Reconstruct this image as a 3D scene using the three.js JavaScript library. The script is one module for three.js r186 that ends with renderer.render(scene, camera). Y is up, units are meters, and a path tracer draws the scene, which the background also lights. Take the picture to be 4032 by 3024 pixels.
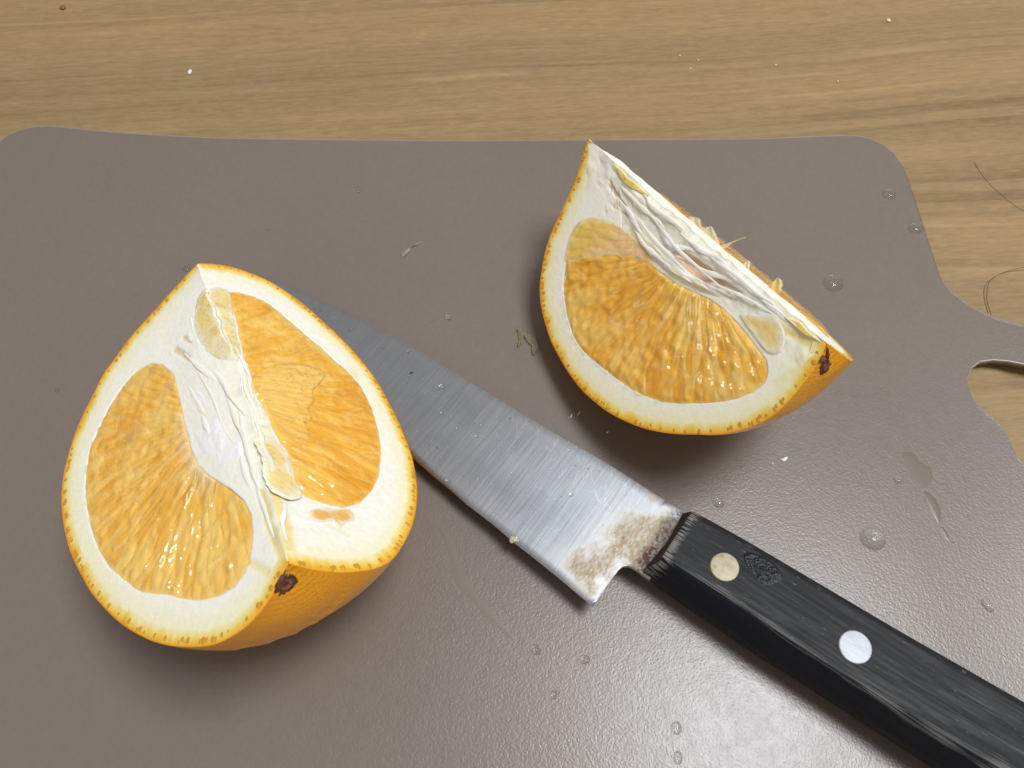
import * as THREE from 'three';
import { mergeGeometries } from 'three/addons/utils/BufferGeometryUtils.js';
import { RectAreaLightUniformsLib } from 'three/addons/lights/RectAreaLightUniformsLib.js';

// ---------- camera, light, exposure ----------
const scene = new THREE.Scene();
const W = 1024, H = 768;
const camera = new THREE.PerspectiveCamera(53.03, W / H, 0.005, 20);
const PITCH = 62 * Math.PI / 180, DIST = 0.175;
camera.position.set(0, DIST * Math.sin(PITCH), DIST * Math.cos(PITCH));
camera.lookAt(0, 0, 0);
camera.focus = 0.165; camera.userData.fStop = 55;
scene.add(camera);

const renderer = new THREE.WebGLRenderer({ antialias: true });
renderer.setSize(W, H);
renderer.shadowMap.enabled = true;
renderer.toneMapping = THREE.LinearToneMapping;
renderer.toneMappingExposure = 1.08;

scene.background = new THREE.Color().setRGB(0.36, 0.345, 0.33);   // light that the pale room gives back
RectAreaLightUniformsLib.init();
const LAMP = { p: [0.42, 1.25, -0.01], size: 0.42, power: 27.5 };

// ---------- helpers ----------
const mm = 0.001;
const hash = (x, y = 0, z = 0) => { let h = Math.imul(x | 0, 374761393) + Math.imul(y | 0, 668265263) + Math.imul(z | 0, 1442695041); h = Math.imul(h ^ (h >>> 13), 1274126177); h ^= h >>> 16; return (h >>> 0) / 4294967296; };
function noise(x, y, k = 0) {
  const i = Math.floor(x), j = Math.floor(y); let u = x - i, v = y - j; u = u * u * (3 - 2 * u); v = v * v * (3 - 2 * v);
  const a = hash(i, j, k), b = hash(i + 1, j, k), c = hash(i, j + 1, k), d = hash(i + 1, j + 1, k);
  return (a + (b - a) * u + (c - a) * v + (a - b - c + d) * u * v) * 2 - 1;
}
const fbm = (x, y, k = 0, n = 4) => { let s = 0, a = 0.5; for (let i = 0; i < n; i++) { s += a * noise(x, y, k + i * 17); x *= 2.03; y *= 2.03; a *= 0.5; } return s; };
const clamp = (x, a = 0, b = 1) => Math.min(b, Math.max(a, x));
const ss = (a, b, x) => { const t = clamp((x - a) / (b - a)); return t * t * (3 - 2 * t); };
const lerp = (a, b, t) => a + (b - a) * t;
const mix3 = (a, b, t) => [lerp(a[0], b[0], t), lerp(a[1], b[1], t), lerp(a[2], b[2], t)];
let seedN = 7; const rnd = () => hash(seedN++, 91, 5);
const pairs = (a) => { const o = []; for (let i = 0; i < a.length; i += 2) o.push([a[i], a[i + 1]]); return o; };
const V = (a) => new THREE.Vector3(a[0], a[1], a[2]);

function spline(pts, n, closed = false, even = true) {        // even samples of a Catmull-Rom curve through 2-D points
  const c = new THREE.CatmullRomCurve3(pts.map((p) => new THREE.Vector3(p[0], p[1], 0)), closed, 'centripetal');
  c.arcLengthDivisions = 600;
  const out = []; for (let i = 0; i < n; i++) { const t = closed ? i / n : i / (n - 1); const p = even ? c.getPointAt(t) : c.getPoint(t); out.push([p.x, p.y]); }
  return out;
}
function polyDist(poly, x, y) {                                // signed distance to a closed polygon, inside positive
  let d = 1e9, inside = false;
  for (let i = 0, j = poly.length - 1; i < poly.length; j = i++) {
    const [ax, ay] = poly[j], [bx, by] = poly[i], ex = bx - ax, ey = by - ay, t = clamp(((x - ax) * ex + (y - ay) * ey) / (ex * ex + ey * ey + 1e-9));
    d = Math.min(d, Math.hypot(x - ax - ex * t, y - ay - ey * t));
    if ((ay > y) !== (by > y) && x < (bx - ax) * (y - ay) / (by - ay) + ax) inside = !inside;
  }
  return inside ? d : -d;
}
function lineDist(pl, x, y) { let d = 1e9; for (let i = 1; i < pl.length; i++) { const [ax, ay] = pl[i - 1], [bx, by] = pl[i], ex = bx - ax, ey = by - ay, t = clamp(((x - ax) * ex + (y - ay) * ey) / (ex * ex + ey * ey + 1e-9)); d = Math.min(d, Math.hypot(x - ax - ex * t, y - ay - ey * t)); } return d; }
const interp = (tab, x) => { if (x <= tab[0][0]) return tab[0][1]; for (let i = 1; i < tab.length; i++) if (x <= tab[i][0]) { const [a, b] = [tab[i - 1], tab[i]]; return lerp(a[1], b[1], (x - a[0]) / (b[0] - a[0] || 1)); } return tab[tab.length - 1][1]; };

function geo(pos, idx, { uv, col, base = [0, 0, 0] } = {}) {    // positions in millimetres
  const g = new THREE.BufferGeometry(), p = new Float32Array(pos.length);
  for (let i = 0; i < pos.length; i++) p[i] = (pos[i] - base[i % 3]) * mm;
  g.setAttribute('position', new THREE.BufferAttribute(p, 3));
  g.setAttribute('uv', new THREE.BufferAttribute(uv ? new Float32Array(uv) : new Float32Array(pos.length / 3 * 2), 2));
  if (col) g.setAttribute('color', new THREE.BufferAttribute(new Float32Array(col), 3));
  g.setIndex(idx); g.computeVertexNormals();
  return g;
}
// grid of (nu+1) x (nv+1) points
function sheet(nu, nv, f, opt = {}) {
  const pos = [], idx = [], uv = [], col = [];
  for (let j = 0; j <= nv; j++) for (let i = 0; i <= nu; i++) { const r = f(i / nu, j / nv); pos.push(...r.p); uv.push(...(r.uv ?? [i / nu, j / nv])); if (r.c) col.push(...r.c); }
  for (let j = 0; j < nv; j++) for (let i = 0; i < nu; i++) { const a = j * (nu + 1) + i, b = a + 1, c = a + nu + 1, d = c + 1; if (opt.flip) idx.push(a, c, b, b, c, d); else idx.push(a, b, c, b, d, c); }
  return geo(pos, idx, { uv, col: col.length ? col : undefined, base: opt.base });
}
function mesh(name, g, m, parent = scene) { const o = new THREE.Mesh(g, m); o.name = name; o.castShadow = o.receiveShadow = true; parent.add(o); return o; }
function tag(o, label, category, group, kind) { Object.assign(o.userData, { label, category }); if (group) o.userData.group = group; if (kind) o.userData.kind = kind; return o; }
const used = {};
const numbered = (n) => { used[n] = (used[n] ?? -1) + 1; return used[n] ? n + '_' + String(used[n]).padStart(3, '0') : n; };
function thing(name, label, category, at, group) { const o = new THREE.Group(); o.name = numbered(name); o.position.set(at[0] * mm, at[1] * mm, at[2] * mm); scene.add(o); return tag(o, label, category, group); }
function dataTex(w, h, f, srgb = false) {
  const d = new Uint8Array(w * h * 4);
  for (let y = 0; y < h; y++) for (let x = 0; x < w; x++) { const c = f(x, y), k = (y * w + x) * 4; for (let i = 0; i < 3; i++) d[k + i] = clamp(c[i]) * 255 + 0.5; d[k + 3] = 255; }
  const t = new THREE.DataTexture(d, w, h); t.magFilter = t.minFilter = THREE.LinearFilter; t.wrapS = t.wrapT = THREE.MirroredRepeatWrapping; if (srgb) t.colorSpace = THREE.SRGBColorSpace; t.needsUpdate = true;
  return t;
}
const toS = (c) => c <= 0.0031308 ? 12.92 * c : 1.055 * Math.pow(c, 1 / 2.4) - 0.055;
const S3 = (c) => [toS(clamp(c[0])), toS(clamp(c[1])), toS(clamp(c[2]))];
const std = (o) => new THREE.MeshStandardMaterial(o), phys = (o) => new THREE.MeshPhysicalMaterial(o);
const RGB = (r, g, b) => new THREE.Color().setRGB(r, g, b);

// ---------- table ----------
{
  const w = 2048, h = 1536, PX = 0.16;                         // millimetres per texel
  const tex = dataTex(w, h, (x, y) => {
    const X = x * PX, Z = y * PX, wob = 2.2 * noise(X * 0.012, Z * 0.03, 3) + 0.5 * noise(X * 0.05, Z * 0.1, 4), z = Z + wob;
    const band = fbm(z * 0.055 + 3, X * 0.0012, 11, 4), ring = noise(z * 0.16, X * 0.002, 21);
    const dark = Math.pow(clamp(0.5 + 0.5 * noise(z * 0.42, X * 0.003, 31)), 7) * (0.4 + 0.6 * clamp(0.5 + noise(X * 0.01, z * 0.05, 33)));
    const lite = Math.pow(clamp(0.5 + 0.5 * noise(z * 0.5, X * 0.004, 41)), 6) * clamp(0.35 + noise(X * 0.03, z * 0.2, 43));
    const fleck = noise(X * 0.2, Z * 1.1, 51) * 0.5 + noise(X * 0.45, Z * 2.2, 52) * 0.6, ray = noise(X * 0.3, Z * 1.2, 55);
    const t = 1 + 0.10 * band + 0.05 * ring + 0.07 * noise(X * 0.025, z * 3.4, 57) + 0.07 * noise(X * 0.7, Z * 5, 58) - 0.4 * dark + 0.45 * lite + 0.10 * fleck + 0.05 * ray * clamp(0.5 + band * 2);
    const warm = 0.05 * band + 0.05 * dark;
    return S3([0.292 * t * (1 + warm * 0.3), 0.192 * t, 0.088 * t * (1 - warm)]);
  }, true);
  const rough = dataTex(512, 512, (x, y) => { const v = 0.52 + 0.1 * noise(x * 0.03, y * 0.2, 61); return [v, v, v]; });
  const m = phys({ map: tex, roughnessMap: rough, roughness: 1, specularIntensity: 0.7 });
  const g = new THREE.BoxGeometry(1.5, 0.03, 1.1), uv = g.attributes.uv, p = g.attributes.position, a = 0.085, ca = Math.cos(a), sa = Math.sin(a);
  for (let i = 0; i < uv.count; i++) { const X = p.getX(i), Z = p.getZ(i) + p.getY(i) * 0.5; uv.setXY(i, (X * ca - Z * sa + 0.27) / (w * PX * mm), (X * sa + Z * ca + 0.36) / (h * PX * mm)); }
  const t = mesh('table_top', g, m); t.position.set(0.1, -0.0172, 0.05);
  tag(t, 'light brown wood-grain table top under the cutting board', 'table', null, 'structure');
}

// ---------- cutting board: columns of a thin sheet, bent up a little towards the handle ----------
const boardLift = (x) => 5.2 * Math.pow(clamp((x - 84) / 50, 0, 1.7), 2.2);
{
  const top = pairs([-141, -68, -140.6, -72, -139.9, -75.1, -138.2, -77.7, -135.6, -79.7, -132.1, -80.8, -128.3, -81.1, -123.1, -80.6, -115.7, -79.5, -107.9, -78.6, -96.2, -77.6, -83.3, -76.7, -64.2, -76.2, -38.8, -75.8, -13.4, -75.6, 0, -75.7, 19, -75.8, 38, -76, 57.1, -76.2, 69.8, -76.4, 82.6, -77.1, 89, -77.5, 94.1, -77.4, 97.6, -76.3, 100.7, -73.9, 102.9, -70.5, 104.1, -65.7, 104.3, -61.6, 104.42, -54.5, 104.5, -32, 104.8, -28.4, 105.9, -25.1, 108, -22.3, 110.6, -19.4, 113.5, -17.2, 116.4, -15.7, 119.5, -14.3, 126, -12.6, 138, -12, 150, -11, 157, -7, 161, 0, 163, 8]);
  const bot = [[-141, 100], [-139, 112], [-130, 121], [90, 121], [100, 116], [104.5, 105], [105, 60], [110, 47], [122, 42], [150, 41], [159, 34], [163, 20]];
  const hTop = pairs([103.1, 1.3, 103.6, -1, 105.2, -3.6, 107.5, -5.1, 110.3, -5.4, 113.4, -4.9, 116, -4, 122, -2.5, 138, -1, 147, 4, 150, 12]);
  const hBot = pairs([103.1, 1.3, 103.3, 3.6, 104.5, 6.3, 106.4, 9, 107.6, 11, 108, 13.2, 108.2, 15.6, 108.5, 17.8, 109.6, 20.2, 113, 24, 122, 27, 138, 27, 147, 22, 150, 12]);
  const xs = new Set(); for (let x = -141; x <= 163; x += 2) xs.add(x);
  for (const t of [top, bot, hTop, hBot]) for (let i = 0; i < t.length; i++) { xs.add(t[i][0]); if (i) { xs.add(lerp(t[i - 1][0], t[i][0], 0.33)); xs.add(lerp(t[i - 1][0], t[i][0], 0.67)); } }
  const X = [...xs].sort((a, b) => a - b).filter((x, i, A) => !i || x - A[i - 1] > 0.02);
  const pos = [], uv = [], col = [], idx = [], TH = 1.5, body = [1, 1, 1], worn = [1.75, 1.75, 1.85];
  // each column: [z0, z1] bands; a band is a strip with bevelled rims: rows at 0 (rim, low), .35 (rim, high) ... and back underneath
  const row = (x, z0, z1) => {
    const y = boardLift(x), L = z1 - z0, c = Math.min(0.6, L / 3), fr = [0.02, 0.1, 0.2, 0.3, 0.4, 0.5, 0.6, 0.7, 0.8, 0.9, 0.98], R = [];
    const wob = 0.12 * noise(x * 0.6, z0, 71);
    R.push([z0 + wob, y - TH, body], [z0 + wob, y - 0.12, worn], [z0 + 0.25, y + 0.07, worn], [z0 + c, y, body]);
    for (const f of fr) R.push([lerp(z0 + c, z1 - c, f), y, body]);
    R.push([z1 - c, y, body], [z1 - 0.25, y + 0.07, worn], [z1, y - 0.12, worn], [z1, y - TH, body]);
    return R;
  };
  const band = (list) => {                                     // list of [x, z0, z1]
    let prev = -1, n = 0;
    for (const [x, z0, z1] of list) {
      const R = row(x, z0, z1), at = pos.length / 3; n = R.length;
      for (const [z, y, c] of R) { pos.push(x, y, z); uv.push((x + 145) / 310, (z + 85) / 310); col.push(...c); }
      if (prev >= 0) for (let k = 0; k < n; k++) { const a = prev + k, b = prev + (k + 1) % n, c = at + k, d = at + (k + 1) % n; idx.push(a, b, c, b, d, c); }
      prev = at;
    }
  };
  const hl = hTop[0][0], hr = 150;
  band(X.filter((x) => x <= hl).map((x) => [x, interp(top, x), interp(bot, x)]));
  band(X.filter((x) => x >= hl && x <= hr).map((x) => [x, interp(top, x), interp(hTop, x)]));
  band(X.filter((x) => x >= hl && x <= hr).map((x) => [x, interp(hBot, x), interp(bot, x)]));
  band(X.filter((x) => x >= hr).map((x) => [x, interp(top, x), interp(bot, x)]));
  // end walls of the two outer columns
  const g = geo(pos, idx, { uv, col });
  const N = 2048, u = 310 / N;
  const scr = []; for (let i = 0; i < 46; i++) { const x = lerp(-120, 100, rnd()), z = lerp(-70, 90, rnd()), a = lerp(0.2, 1.1, rnd()) * (rnd() < 0.25 ? -1 : 1), l = lerp(4, 34, rnd() * rnd()); scr.push([x, z, x + l * Math.cos(a), z + l * Math.sin(a), lerp(0.2, 1, rnd())]); }
  scr.push([52, 14, 75, 29, 1.6], [-20, 24, 2, 58, 0.8], [60, 20, 90, 36, 0.8]);
  const sc = new Float32Array(N * N);
  for (const [x0, z0, x1, z1, s] of scr) { const n = Math.ceil(Math.hypot(x1 - x0, z1 - z0) / u * 1.5); for (let i = 0; i <= n; i++) { const t = i / n, px = Math.round((lerp(x0, x1, t) + 145 + 0.3 * noise(t * 3, x0, 5)) / u), py = Math.round((lerp(z0, z1, t) + 85 + 0.5 * noise(t * 4, z0, 6)) / u); if (px > 0 && py > 0 && px < N && py < N) sc[py * N + px] = s * Math.sin(Math.PI * t) * (0.6 + 0.4 * noise(t * 40, x0)); } }
  const bump = dataTex(1024, 1024, (x, y) => { const X = x * 0.06, Z = y * 0.06, b = 0.5 + 0.28 * noise(X * 2.6, Z * 2.6, 81) + 0.3 * noise(X * 4.6 + 9, Z * 4.6, 82); return [b, b, b]; });
  bump.repeat.set(310 / 61.44, 310 / 61.44);
  const rough = dataTex(1024, 1024, (x, y) => { const X = x * u * 2, Z = y * u * 2, v = 0.315 + 0.015 * fbm(X * 0.05, Z * 0.05, 91) + 0.02 * noise(X, Z, 92) - 0.06 * sc[Math.min(N - 1, y * 2) * N + Math.min(N - 1, x * 2)]; return [v, v, v]; });
  const colr = dataTex(1024, 1024, (x, y) => { const X = x * u * 2, Z = y * u * 2, t = 1 + 0.05 * fbm(X * 0.02, Z * 0.02, 95) + 0.025 * noise(X * 1.2, Z * 1.2, 96) + 0.1 * sc[Math.min(N - 1, y * 2) * N + Math.min(N - 1, x * 2)]; return S3([0.178 * t, 0.143 * t, 0.117 * t]); }, true);
  const m = phys({ map: colr, bumpMap: bump, bumpScale: 0.000024, ior: 1.48, roughnessMap: rough, roughness: 1, vertexColors: true, specularIntensity: 1 });
  const b = mesh('cutting_board', g, m);
  tag(b, 'thin grey-brown plastic cutting board with a handle hole at one end', 'cutting board');
}

// ---------- the two pieces of orange ----------
const OR = 36.258, OA = 36.212;
const FRUIT = [
  { C: [-44.77441, 40.34495, 23.16237], ax: [0.39956, 0.17381, 0.90008], fd: [[-0.79619, -0.42084, 0.43471], [0.66258, -0.73329, -0.15253]], off: [-3.90494, -4.08848, 2.52299], k: 35.68, E: [[-1.63316, 0.23001, 0.79098], [-0.8272, 0.65502, -1.55992]], phi: [-0.44156, 3.98156] },
  { C: [34.85903, 38.09124, -12.75717], ax: [0.48927, 0.20993, 0.84649], fd: [[-0.50903, -0.71939, 0.47262], [0.65217, -0.73248, -0.1953]], off: [-3.27185, -1.8354, 2.34628], k: 35.94, E: [[-0.76181, 0.75203, -0.83412], [-0.60696, 0.21537, -0.83982]], phi: [-0.82683, -2.29478] },
];
for (const o of FRUIT) {
  for (const k of ['C', 'ax', 'off']) o[k] = V(o[k]);
  o.fd = o.fd.map(V); o.E = o.E.map(V);
  o.u = new THREE.Vector3().crossVectors(o.ax, new THREE.Vector3(0, 1, 0)).normalize(); o.v = new THREE.Vector3().crossVectors(o.u, o.ax);
  o.n = [0, 1].map((w) => { const n = new THREE.Vector3().crossVectors(o.fd[w], o.ax); return n.multiplyScalar(n.dot(o.fd[1 - w]) > 0 ? -1 : 1); });
  if (o.phi[1] > 0) o.phi[1] -= 2 * Math.PI;                  // the solid lies below, from phi[0] down to phi[1]
}
function bend(o, s, r) { const e0 = ss(0.15, 1, -s / o.k), e1 = ss(0.15, 1, s / o.k), f = Math.exp(-Math.max(r, 0) / 12), q = 0.28 * Math.exp(-Math.max(r, 0) / 2.2) * ss(36, 28, Math.abs(s)), a = q * (noise(s * 0.55, 1, o.k * 10) + 0.25 * noise(s * 1.7, 2, o.k * 10)), b = q * (noise(s * 0.5, 3, o.k * 10) + 0.25 * noise(s * 1.5, 4, o.k * 10));
  return [0, 1, 2].map((i) => (e0 * o.E[0].getComponent(i) + e1 * o.E[1].getComponent(i)) * f + a * o.u.getComponent(i) + b * o.v.getComponent(i)); }
function onFace(o, w, s, r, h = 0) { const b = bend(o, s, r), g = (i) => o.C.getComponent(i) + s * o.ax.getComponent(i) + r * o.fd[w].getComponent(i) + h * o.n[w].getComponent(i) + b[i]; return [g(0), g(1), g(2)]; }
function ellR(o, s, d) { const b = d.dot(o.off), q = b * b - o.off.lengthSq() + OR * OR * Math.max(0, 1 - (s / OA) ** 2); return b + Math.sqrt(Math.max(q, 0.01)); }
const SHAPE = {
  L0rim: [-35.7, 0.0, -35.4, 4.3, -34.7, 9.0, -33.9, 12.9, -33.1, 17.3, -31.9, 21.8, -30.2, 25.6, -28.5, 29.3, -25.6, 32.5, -22.8, 35.6, -20.1, 37.9, -16.7, 40.0, -13.1, 41.7, -9.2, 42.7, -5.5, 43.0, -1.5, 42.8, 2.6, 42.2, 6.2, 41.3, 10.1, 39.9, 14.6, 38.1, 18.8, 35.8, 23.2, 33.0, 27.2, 29.8, 30.9, 26.2, 33.7, 22.7, 36.0, 19.1, 37.6, 16.0, 38.3, 13.7, 38.8, 9.9, 38.5, 6.9, 37.7, 4.2, 36.5, 2.1, 35.6, 0],
  L1rim: [-35.7, 0, -36.7, 2.7, -37.5, 6.2, -37.4, 10.2, -36.7, 13.8, -35.0, 17.3, -32.5, 20.6, -29.0, 23.8, -25.1, 26.9, -21.4, 29.4, -16.9, 31.6, -12.2, 33.1, -6.8, 33.9, -2.1, 34.3, 2.6, 34.3, 7.1, 34.0, 11.6, 33.0, 16.0, 31.6, 20.2, 29.6, 24.3, 27.0, 28.3, 23.6, 32.1, 19.5, 34.1, 15.8, 35.1, 12.1, 35.7, 8.8, 35.9, 5.5, 35.9, 3.1, 35.6, 0],
  R0rim: [-35.9, 0.0, -35.3, 2.3, -34.2, 5.4, -33.3, 8.2, -32.8, 11.3, -32.3, 14.4, -31.9, 17.7, -31.2, 21.4, -29.9, 24.8, -28.1, 27.9, -26.1, 30.8, -23.4, 33.3, -20.2, 35.3, -17.0, 36.8, -13.6, 38.1, -10.3, 38.8, -6.9, 39.4, -2.9, 39.8, 1.0, 39.8, 5.0, 39.3, 9.2, 38.4, 13.4, 36.9, 17.5, 35.0, 21.5, 32.5, 24.6, 30.1, 27.5, 27.5, 30.0, 25.3, 32.1, 23.0, 33.9, 20.4, 35.4, 17.6, 36.5, 14.4, 36.9, 11.2, 37.0, 7.7, 37.0, 5.7, 36.8, 3.0, 35.9, 0.0],
  L0flesh: [-22.3, 17.5, -23.2, 21.3, -22.0, 25.6, -19.8, 29.3, -17.1, 32.3, -14.2, 35.0, -10.5, 36.4, -6.5, 37.3, -2.1, 37.4, 2.4, 37.0, 6.5, 36.2, 9.7, 35.2, 13.2, 33.6, 17.2, 31.0, 21.0, 28.3, 23.4, 25.4, 25.3, 22.6, 27.8, 19.9, 30.1, 16.8, 31.7, 13.1, 32.3, 10.1, 31.3, 7.3, 29.1, 5.5, 26.3, 4.4, 23.2, 3.9, 19.8, 4.4, 16.1, 6.2, 12.4, 8.6, 9.9, 10.2, 6.9, 11.7, 2.6, 12.5, -3.2, 12.7, -7.8, 12.6, -11.5, 12.6, -15.3, 12.6, -19.7, 14.8],
  L1flesh: [-28.6, 3.4, -29.9, 6.6, -29.9, 10.1, -28.2, 13.3, -24.8, 16.2, -21.4, 19.2, -18.7, 21.8, -15.8, 23.8, -13.6, 26.1, -9.4, 28.3, -4.1, 28.8, 2.6, 28.1, 8.5, 26.4, 14.3, 23.6, 18.1, 20.6, 21.4, 16.8, 23.0, 12.8, 22.6, 9.2, 21.7, 5.8, 18.8, 4.8, 14.4, 4.9, 11.1, 4.8, 6.9, 3.5, 2.6, 2.7, -2.9, 1.6, -8.3, 1.5, -13.1, 2.2, -20.4, 3.3, -26.4, 3.6],
  L1flap: [-2.9, 1.6, -7.8, 5.7, -10.9, 11.1, -11.9, 16.2, -11.0, 19.9, -7, 17, -4.3, 15.0, -2, 14.6, 0.7, 12.5, 3, 12.6, 4.7, 10.6, 8.5, 10.5, 10.2, 7.8, 11.1, 5.0, 6.9, 3.5, 2.6, 2.7],
  L1topyellow: [-24.7, -1.6, -28.1, 0.7, -29.2, 4.0, -21.1, 3.2, -15.2, 2.3, -8.9, 1.4, -7.5, 0.2, -10.1, -0.3, -15.5, -0.9, -21.0, -1.4],
  L0topyellow: [-27.8, 0.05, -27.8, 2.0, -25.9, 3.6, -22.4, 5.2, -18.0, 5.8, -13.9, 4.8, -10.7, 3.4, -9.2, 2.0, -8.6, 0.05, -14, 0.05, -21, 0.05],
  L1botyellow: [10.7, -0.4, 9.6, 1.5, 11.3, 3.8, 13.9, 4.6, 18.3, 4.4, 21.8, 5.3, 23.4, 2.8, 22.5, 0.3, 19.5, -0.5, 15.2, -0.6],
  L1spot: [24.8, 5.9, 23.5, 8.5, 23.3, 11.3, 23.1, 14.2, 24.6, 14.5, 25.9, 12.4, 27.1, 10.8, 26.0, 10.0, 26.5, 7.2, 26.0, 5.8],
  L1membrane: [-1.4, 0.6, -1.4, 2.7, 0.7, 3.2, 2.0, 3.9, 3, 3.5, 4.5, 3.9, 6, 3.4, 7.8, 3.3, 9.8, 3.8, 11.0, 5.1, 13.7, 4.9, 17.5, 4.7, 21.0, 5.4, 22.5, 1.1, 22.6, 0.2, 17.0, 0.1, 12.2, 0.1, 7.4, 0.2, 2.3, 0.3],
  L0core: [-15.5, 10.0, -15.3, 8.4, -12.8, 6.4, -9.2, 4.1, -6.1, 2.4, -2.8, 1.5, 1.0, 1.0, 4.2, 0.7, 6.5, 0.8, 9.4, 0.9, 12.9, 1.0, 17.0, 1.2, 20.7, 1.5, 19.3, 3.5, 17.7, 5.5, 13.9, 8.0, 8.7, 11.1, 5.5, 12.3, 1.7, 12.7, -1.2, 13.3, -0.6, 11.9, -3.9, 11.2, -7.9, 11.6, -11.3, 12.2, -13.5, 11.9],
  R0flesh: [-24.0, 22.0, -22.4, 20.3, -19.4, 17.8, -15.7, 14.1, -12.1, 11.9, -8.2, 10.3, -4.7, 9.8, -0.7, 9.9, 3.7, 9.2, 7.6, 8.3, 11.8, 7.1, 15.5, 6.8, 19.0, 6.9, 22.7, 7.3, 26.5, 8.0, 29.2, 8.5, 30.8, 9.8, 31.6, 11.8, 31.0, 14.5, 29.5, 17.3, 27.2, 20.1, 24.3, 23.0, 21.1, 25.8, 17.6, 28.5, 14.1, 30.2, 10.1, 31.6, 5.6, 32.6, 1.1, 33.2, -2.7, 33.9, -6.4, 34.0, -10.3, 33.3, -13.9, 31.7, -17.1, 29.7, -19.9, 27.5, -22.1, 24.8],
  R0topyellow: [-24.4, 21.6, -25.5, 19.3, -26.3, 16.8, -26.0, 14.3, -24.2, 12.1, -21.8, 10.7, -18.6, 9.6, -15.1, 8.8, -11.3, 8.5, -7.2, 8.6, -3.4, 9.8, -7.2, 11.5, -11.2, 13.2, -14.7, 15.4, -18.4, 19.2, -21.2, 21.6, -23.6, 22.6],
  R0botyellow: [19.2, 5.9, 22.3, 3.6, 25.2, 2.2, 27.6, 2.6, 29.7, 4.3, 30.2, 6.0, 29.0, 7.4, 26.9, 7.6, 23.1, 6.9],
  R0band: [-17.2, 6.6, -11.6, 6.8, -6.1, 7.0, -0.5, 7.4, 3.8, 6.8, 9.2, 6.2, 14.1, 5.3, 18.1, 3.7, 22.0, 2.1, 24.0, 1.4, 22.6, 2.7, 18.5, 4.1, 14.8, 6.0, 10.3, 7.3, 5.4, 8.5, 0.1, 9.4, -5.0, 9.5, -10.1, 9.1, -15.5, 8.4],
  R0cavity: [-3.8, 5.4, -2.5, 4.1, 0.6, 3.5, 4.2, 2.9, 9.2, 2.6, 14.1, 2.4, 18.7, 2.0, 16.7, 3.3, 13.3, 4.5, 9.2, 6.2, 3.8, 6.8, 0.0, 6.6],
  R0yel2: [-25.7, 0.3, -21.4, 0.5, -17.8, 0.3, -13.7, 0.3, -14.5, 0.9, -17.6, 1.8, -20.8, 1.9, -23.9, 1.5],
  R0yel3: [26.5, 0.9, 29.1, 0.3, 32.5, 0.3, 35.2, 0.4, 33.1, 1.1, 30.5, 1.4, 28.1, 1.5],
  R1flesh: [-24, 12, -24, 20, -18, 27, -8, 32, 4, 33, 14, 30, 22, 25, 28, 17, 29, 10, 22, 6.5, 12, 6, 3, 6.5, -8, 6, -18, 7.5],
};
for (const k in SHAPE) SHAPE[k] = pairs(SHAPE[k]);

const NT = 200, RIM = {};
RIM.L0 = spline(SHAPE.L0rim, NT); RIM.L1 = spline(SHAPE.L1rim, NT); RIM.R0 = spline(SHAPE.R0rim, NT);
{ const o = FRUIT[1], p = []; p.push([-35.9, 0]); for (let i = 1; i < 40; i++) { const s = -35.4 * Math.cos(Math.PI * i / 40), rr = Math.max(0.2, ellR(o, s, o.fd[1])); p.push([s > 0 ? s * (1 + 0.075 * ss(0, 5, rr) * ss(10, 32, s)) : s, rr]); } p.push([35.9, 0]); RIM.R1 = spline(p, NT); }

// outside of the peel at t along the rim (0 blossom end, 1 stem end), f from face 0 round to face 1
function peelAt(o, id, t, f) {
  const x = t * (NT - 1), i = Math.min(NT - 2, Math.floor(x)), q = x - i, at = (R) => [lerp(R[i][0], R[i + 1][0], q), lerp(R[i][1], R[i + 1][1], q)];
  const a = at(RIM[id + 0]), b = at(RIM[id + 1]), s = lerp(a[0], b[0], f), phi = lerp(o.phi[0], o.phi[1], f);
  const dir = (p) => o.u.clone().multiplyScalar(Math.cos(p)).addScaledVector(o.v, Math.sin(p));
  const d = dir(phi), sc = clamp(s, -OA, OA), e = ellR(o, sc, d) - lerp(ellR(o, sc, o.fd[0]), ellR(o, sc, o.fd[1]), f);
  const r = lerp(a[1], b[1], f) + e * ss(0, 0.25, Math.min(t, 1 - t) * 1.0 + 0.0), bd = bend(o, s, r);
  return [0, 1, 2].map((k) => o.C.getComponent(k) + s * o.ax.getComponent(k) + r * d.getComponent(k) + bd[k]);
}

// long juice sacs fanning out of a point: nearest-seed cells in polar coordinates
function sacs(s, r, F) {
  const wx = 0.35 * noise(s * 0.16, r * 0.16, F.k), wy = 0.35 * noise(s * 0.16 + 40, r * 0.16, F.k);
  const dx = s - F.s + wx, dy = r - F.r + wy, rho = Math.hypot(dx, dy), th = Math.atan2(dy, dx);
  const U = th * F.per, Vv = rho / F.len + 0.6 * noise(th * F.per * 0.7, 3.3, F.k), i0 = Math.floor(U), j0 = Math.floor(Vv);
  let f1 = 9, f2 = 9, id = 0, lx = 0, lv = 0;
  for (let i = -1; i <= 1; i++) for (let j = -1; j <= 1; j++) {
    const a = i0 + i, b = j0 + j, cu = a + 0.15 + 0.7 * hash(a, b, F.k), cv = b + 0.1 + 0.8 * hash(a, b, F.k + 1), d = Math.hypot((U - cu), (Vv - cv) * 0.95);
    if (d < f1) { f2 = f1; f1 = d; id = hash(a, b, F.k + 2); lx = U - cu; lv = Vv - cv; } else if (d < f2) f2 = d;
  }
  return { edge: f2 - f1, id, lx, lv, th, rho };
}
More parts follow.
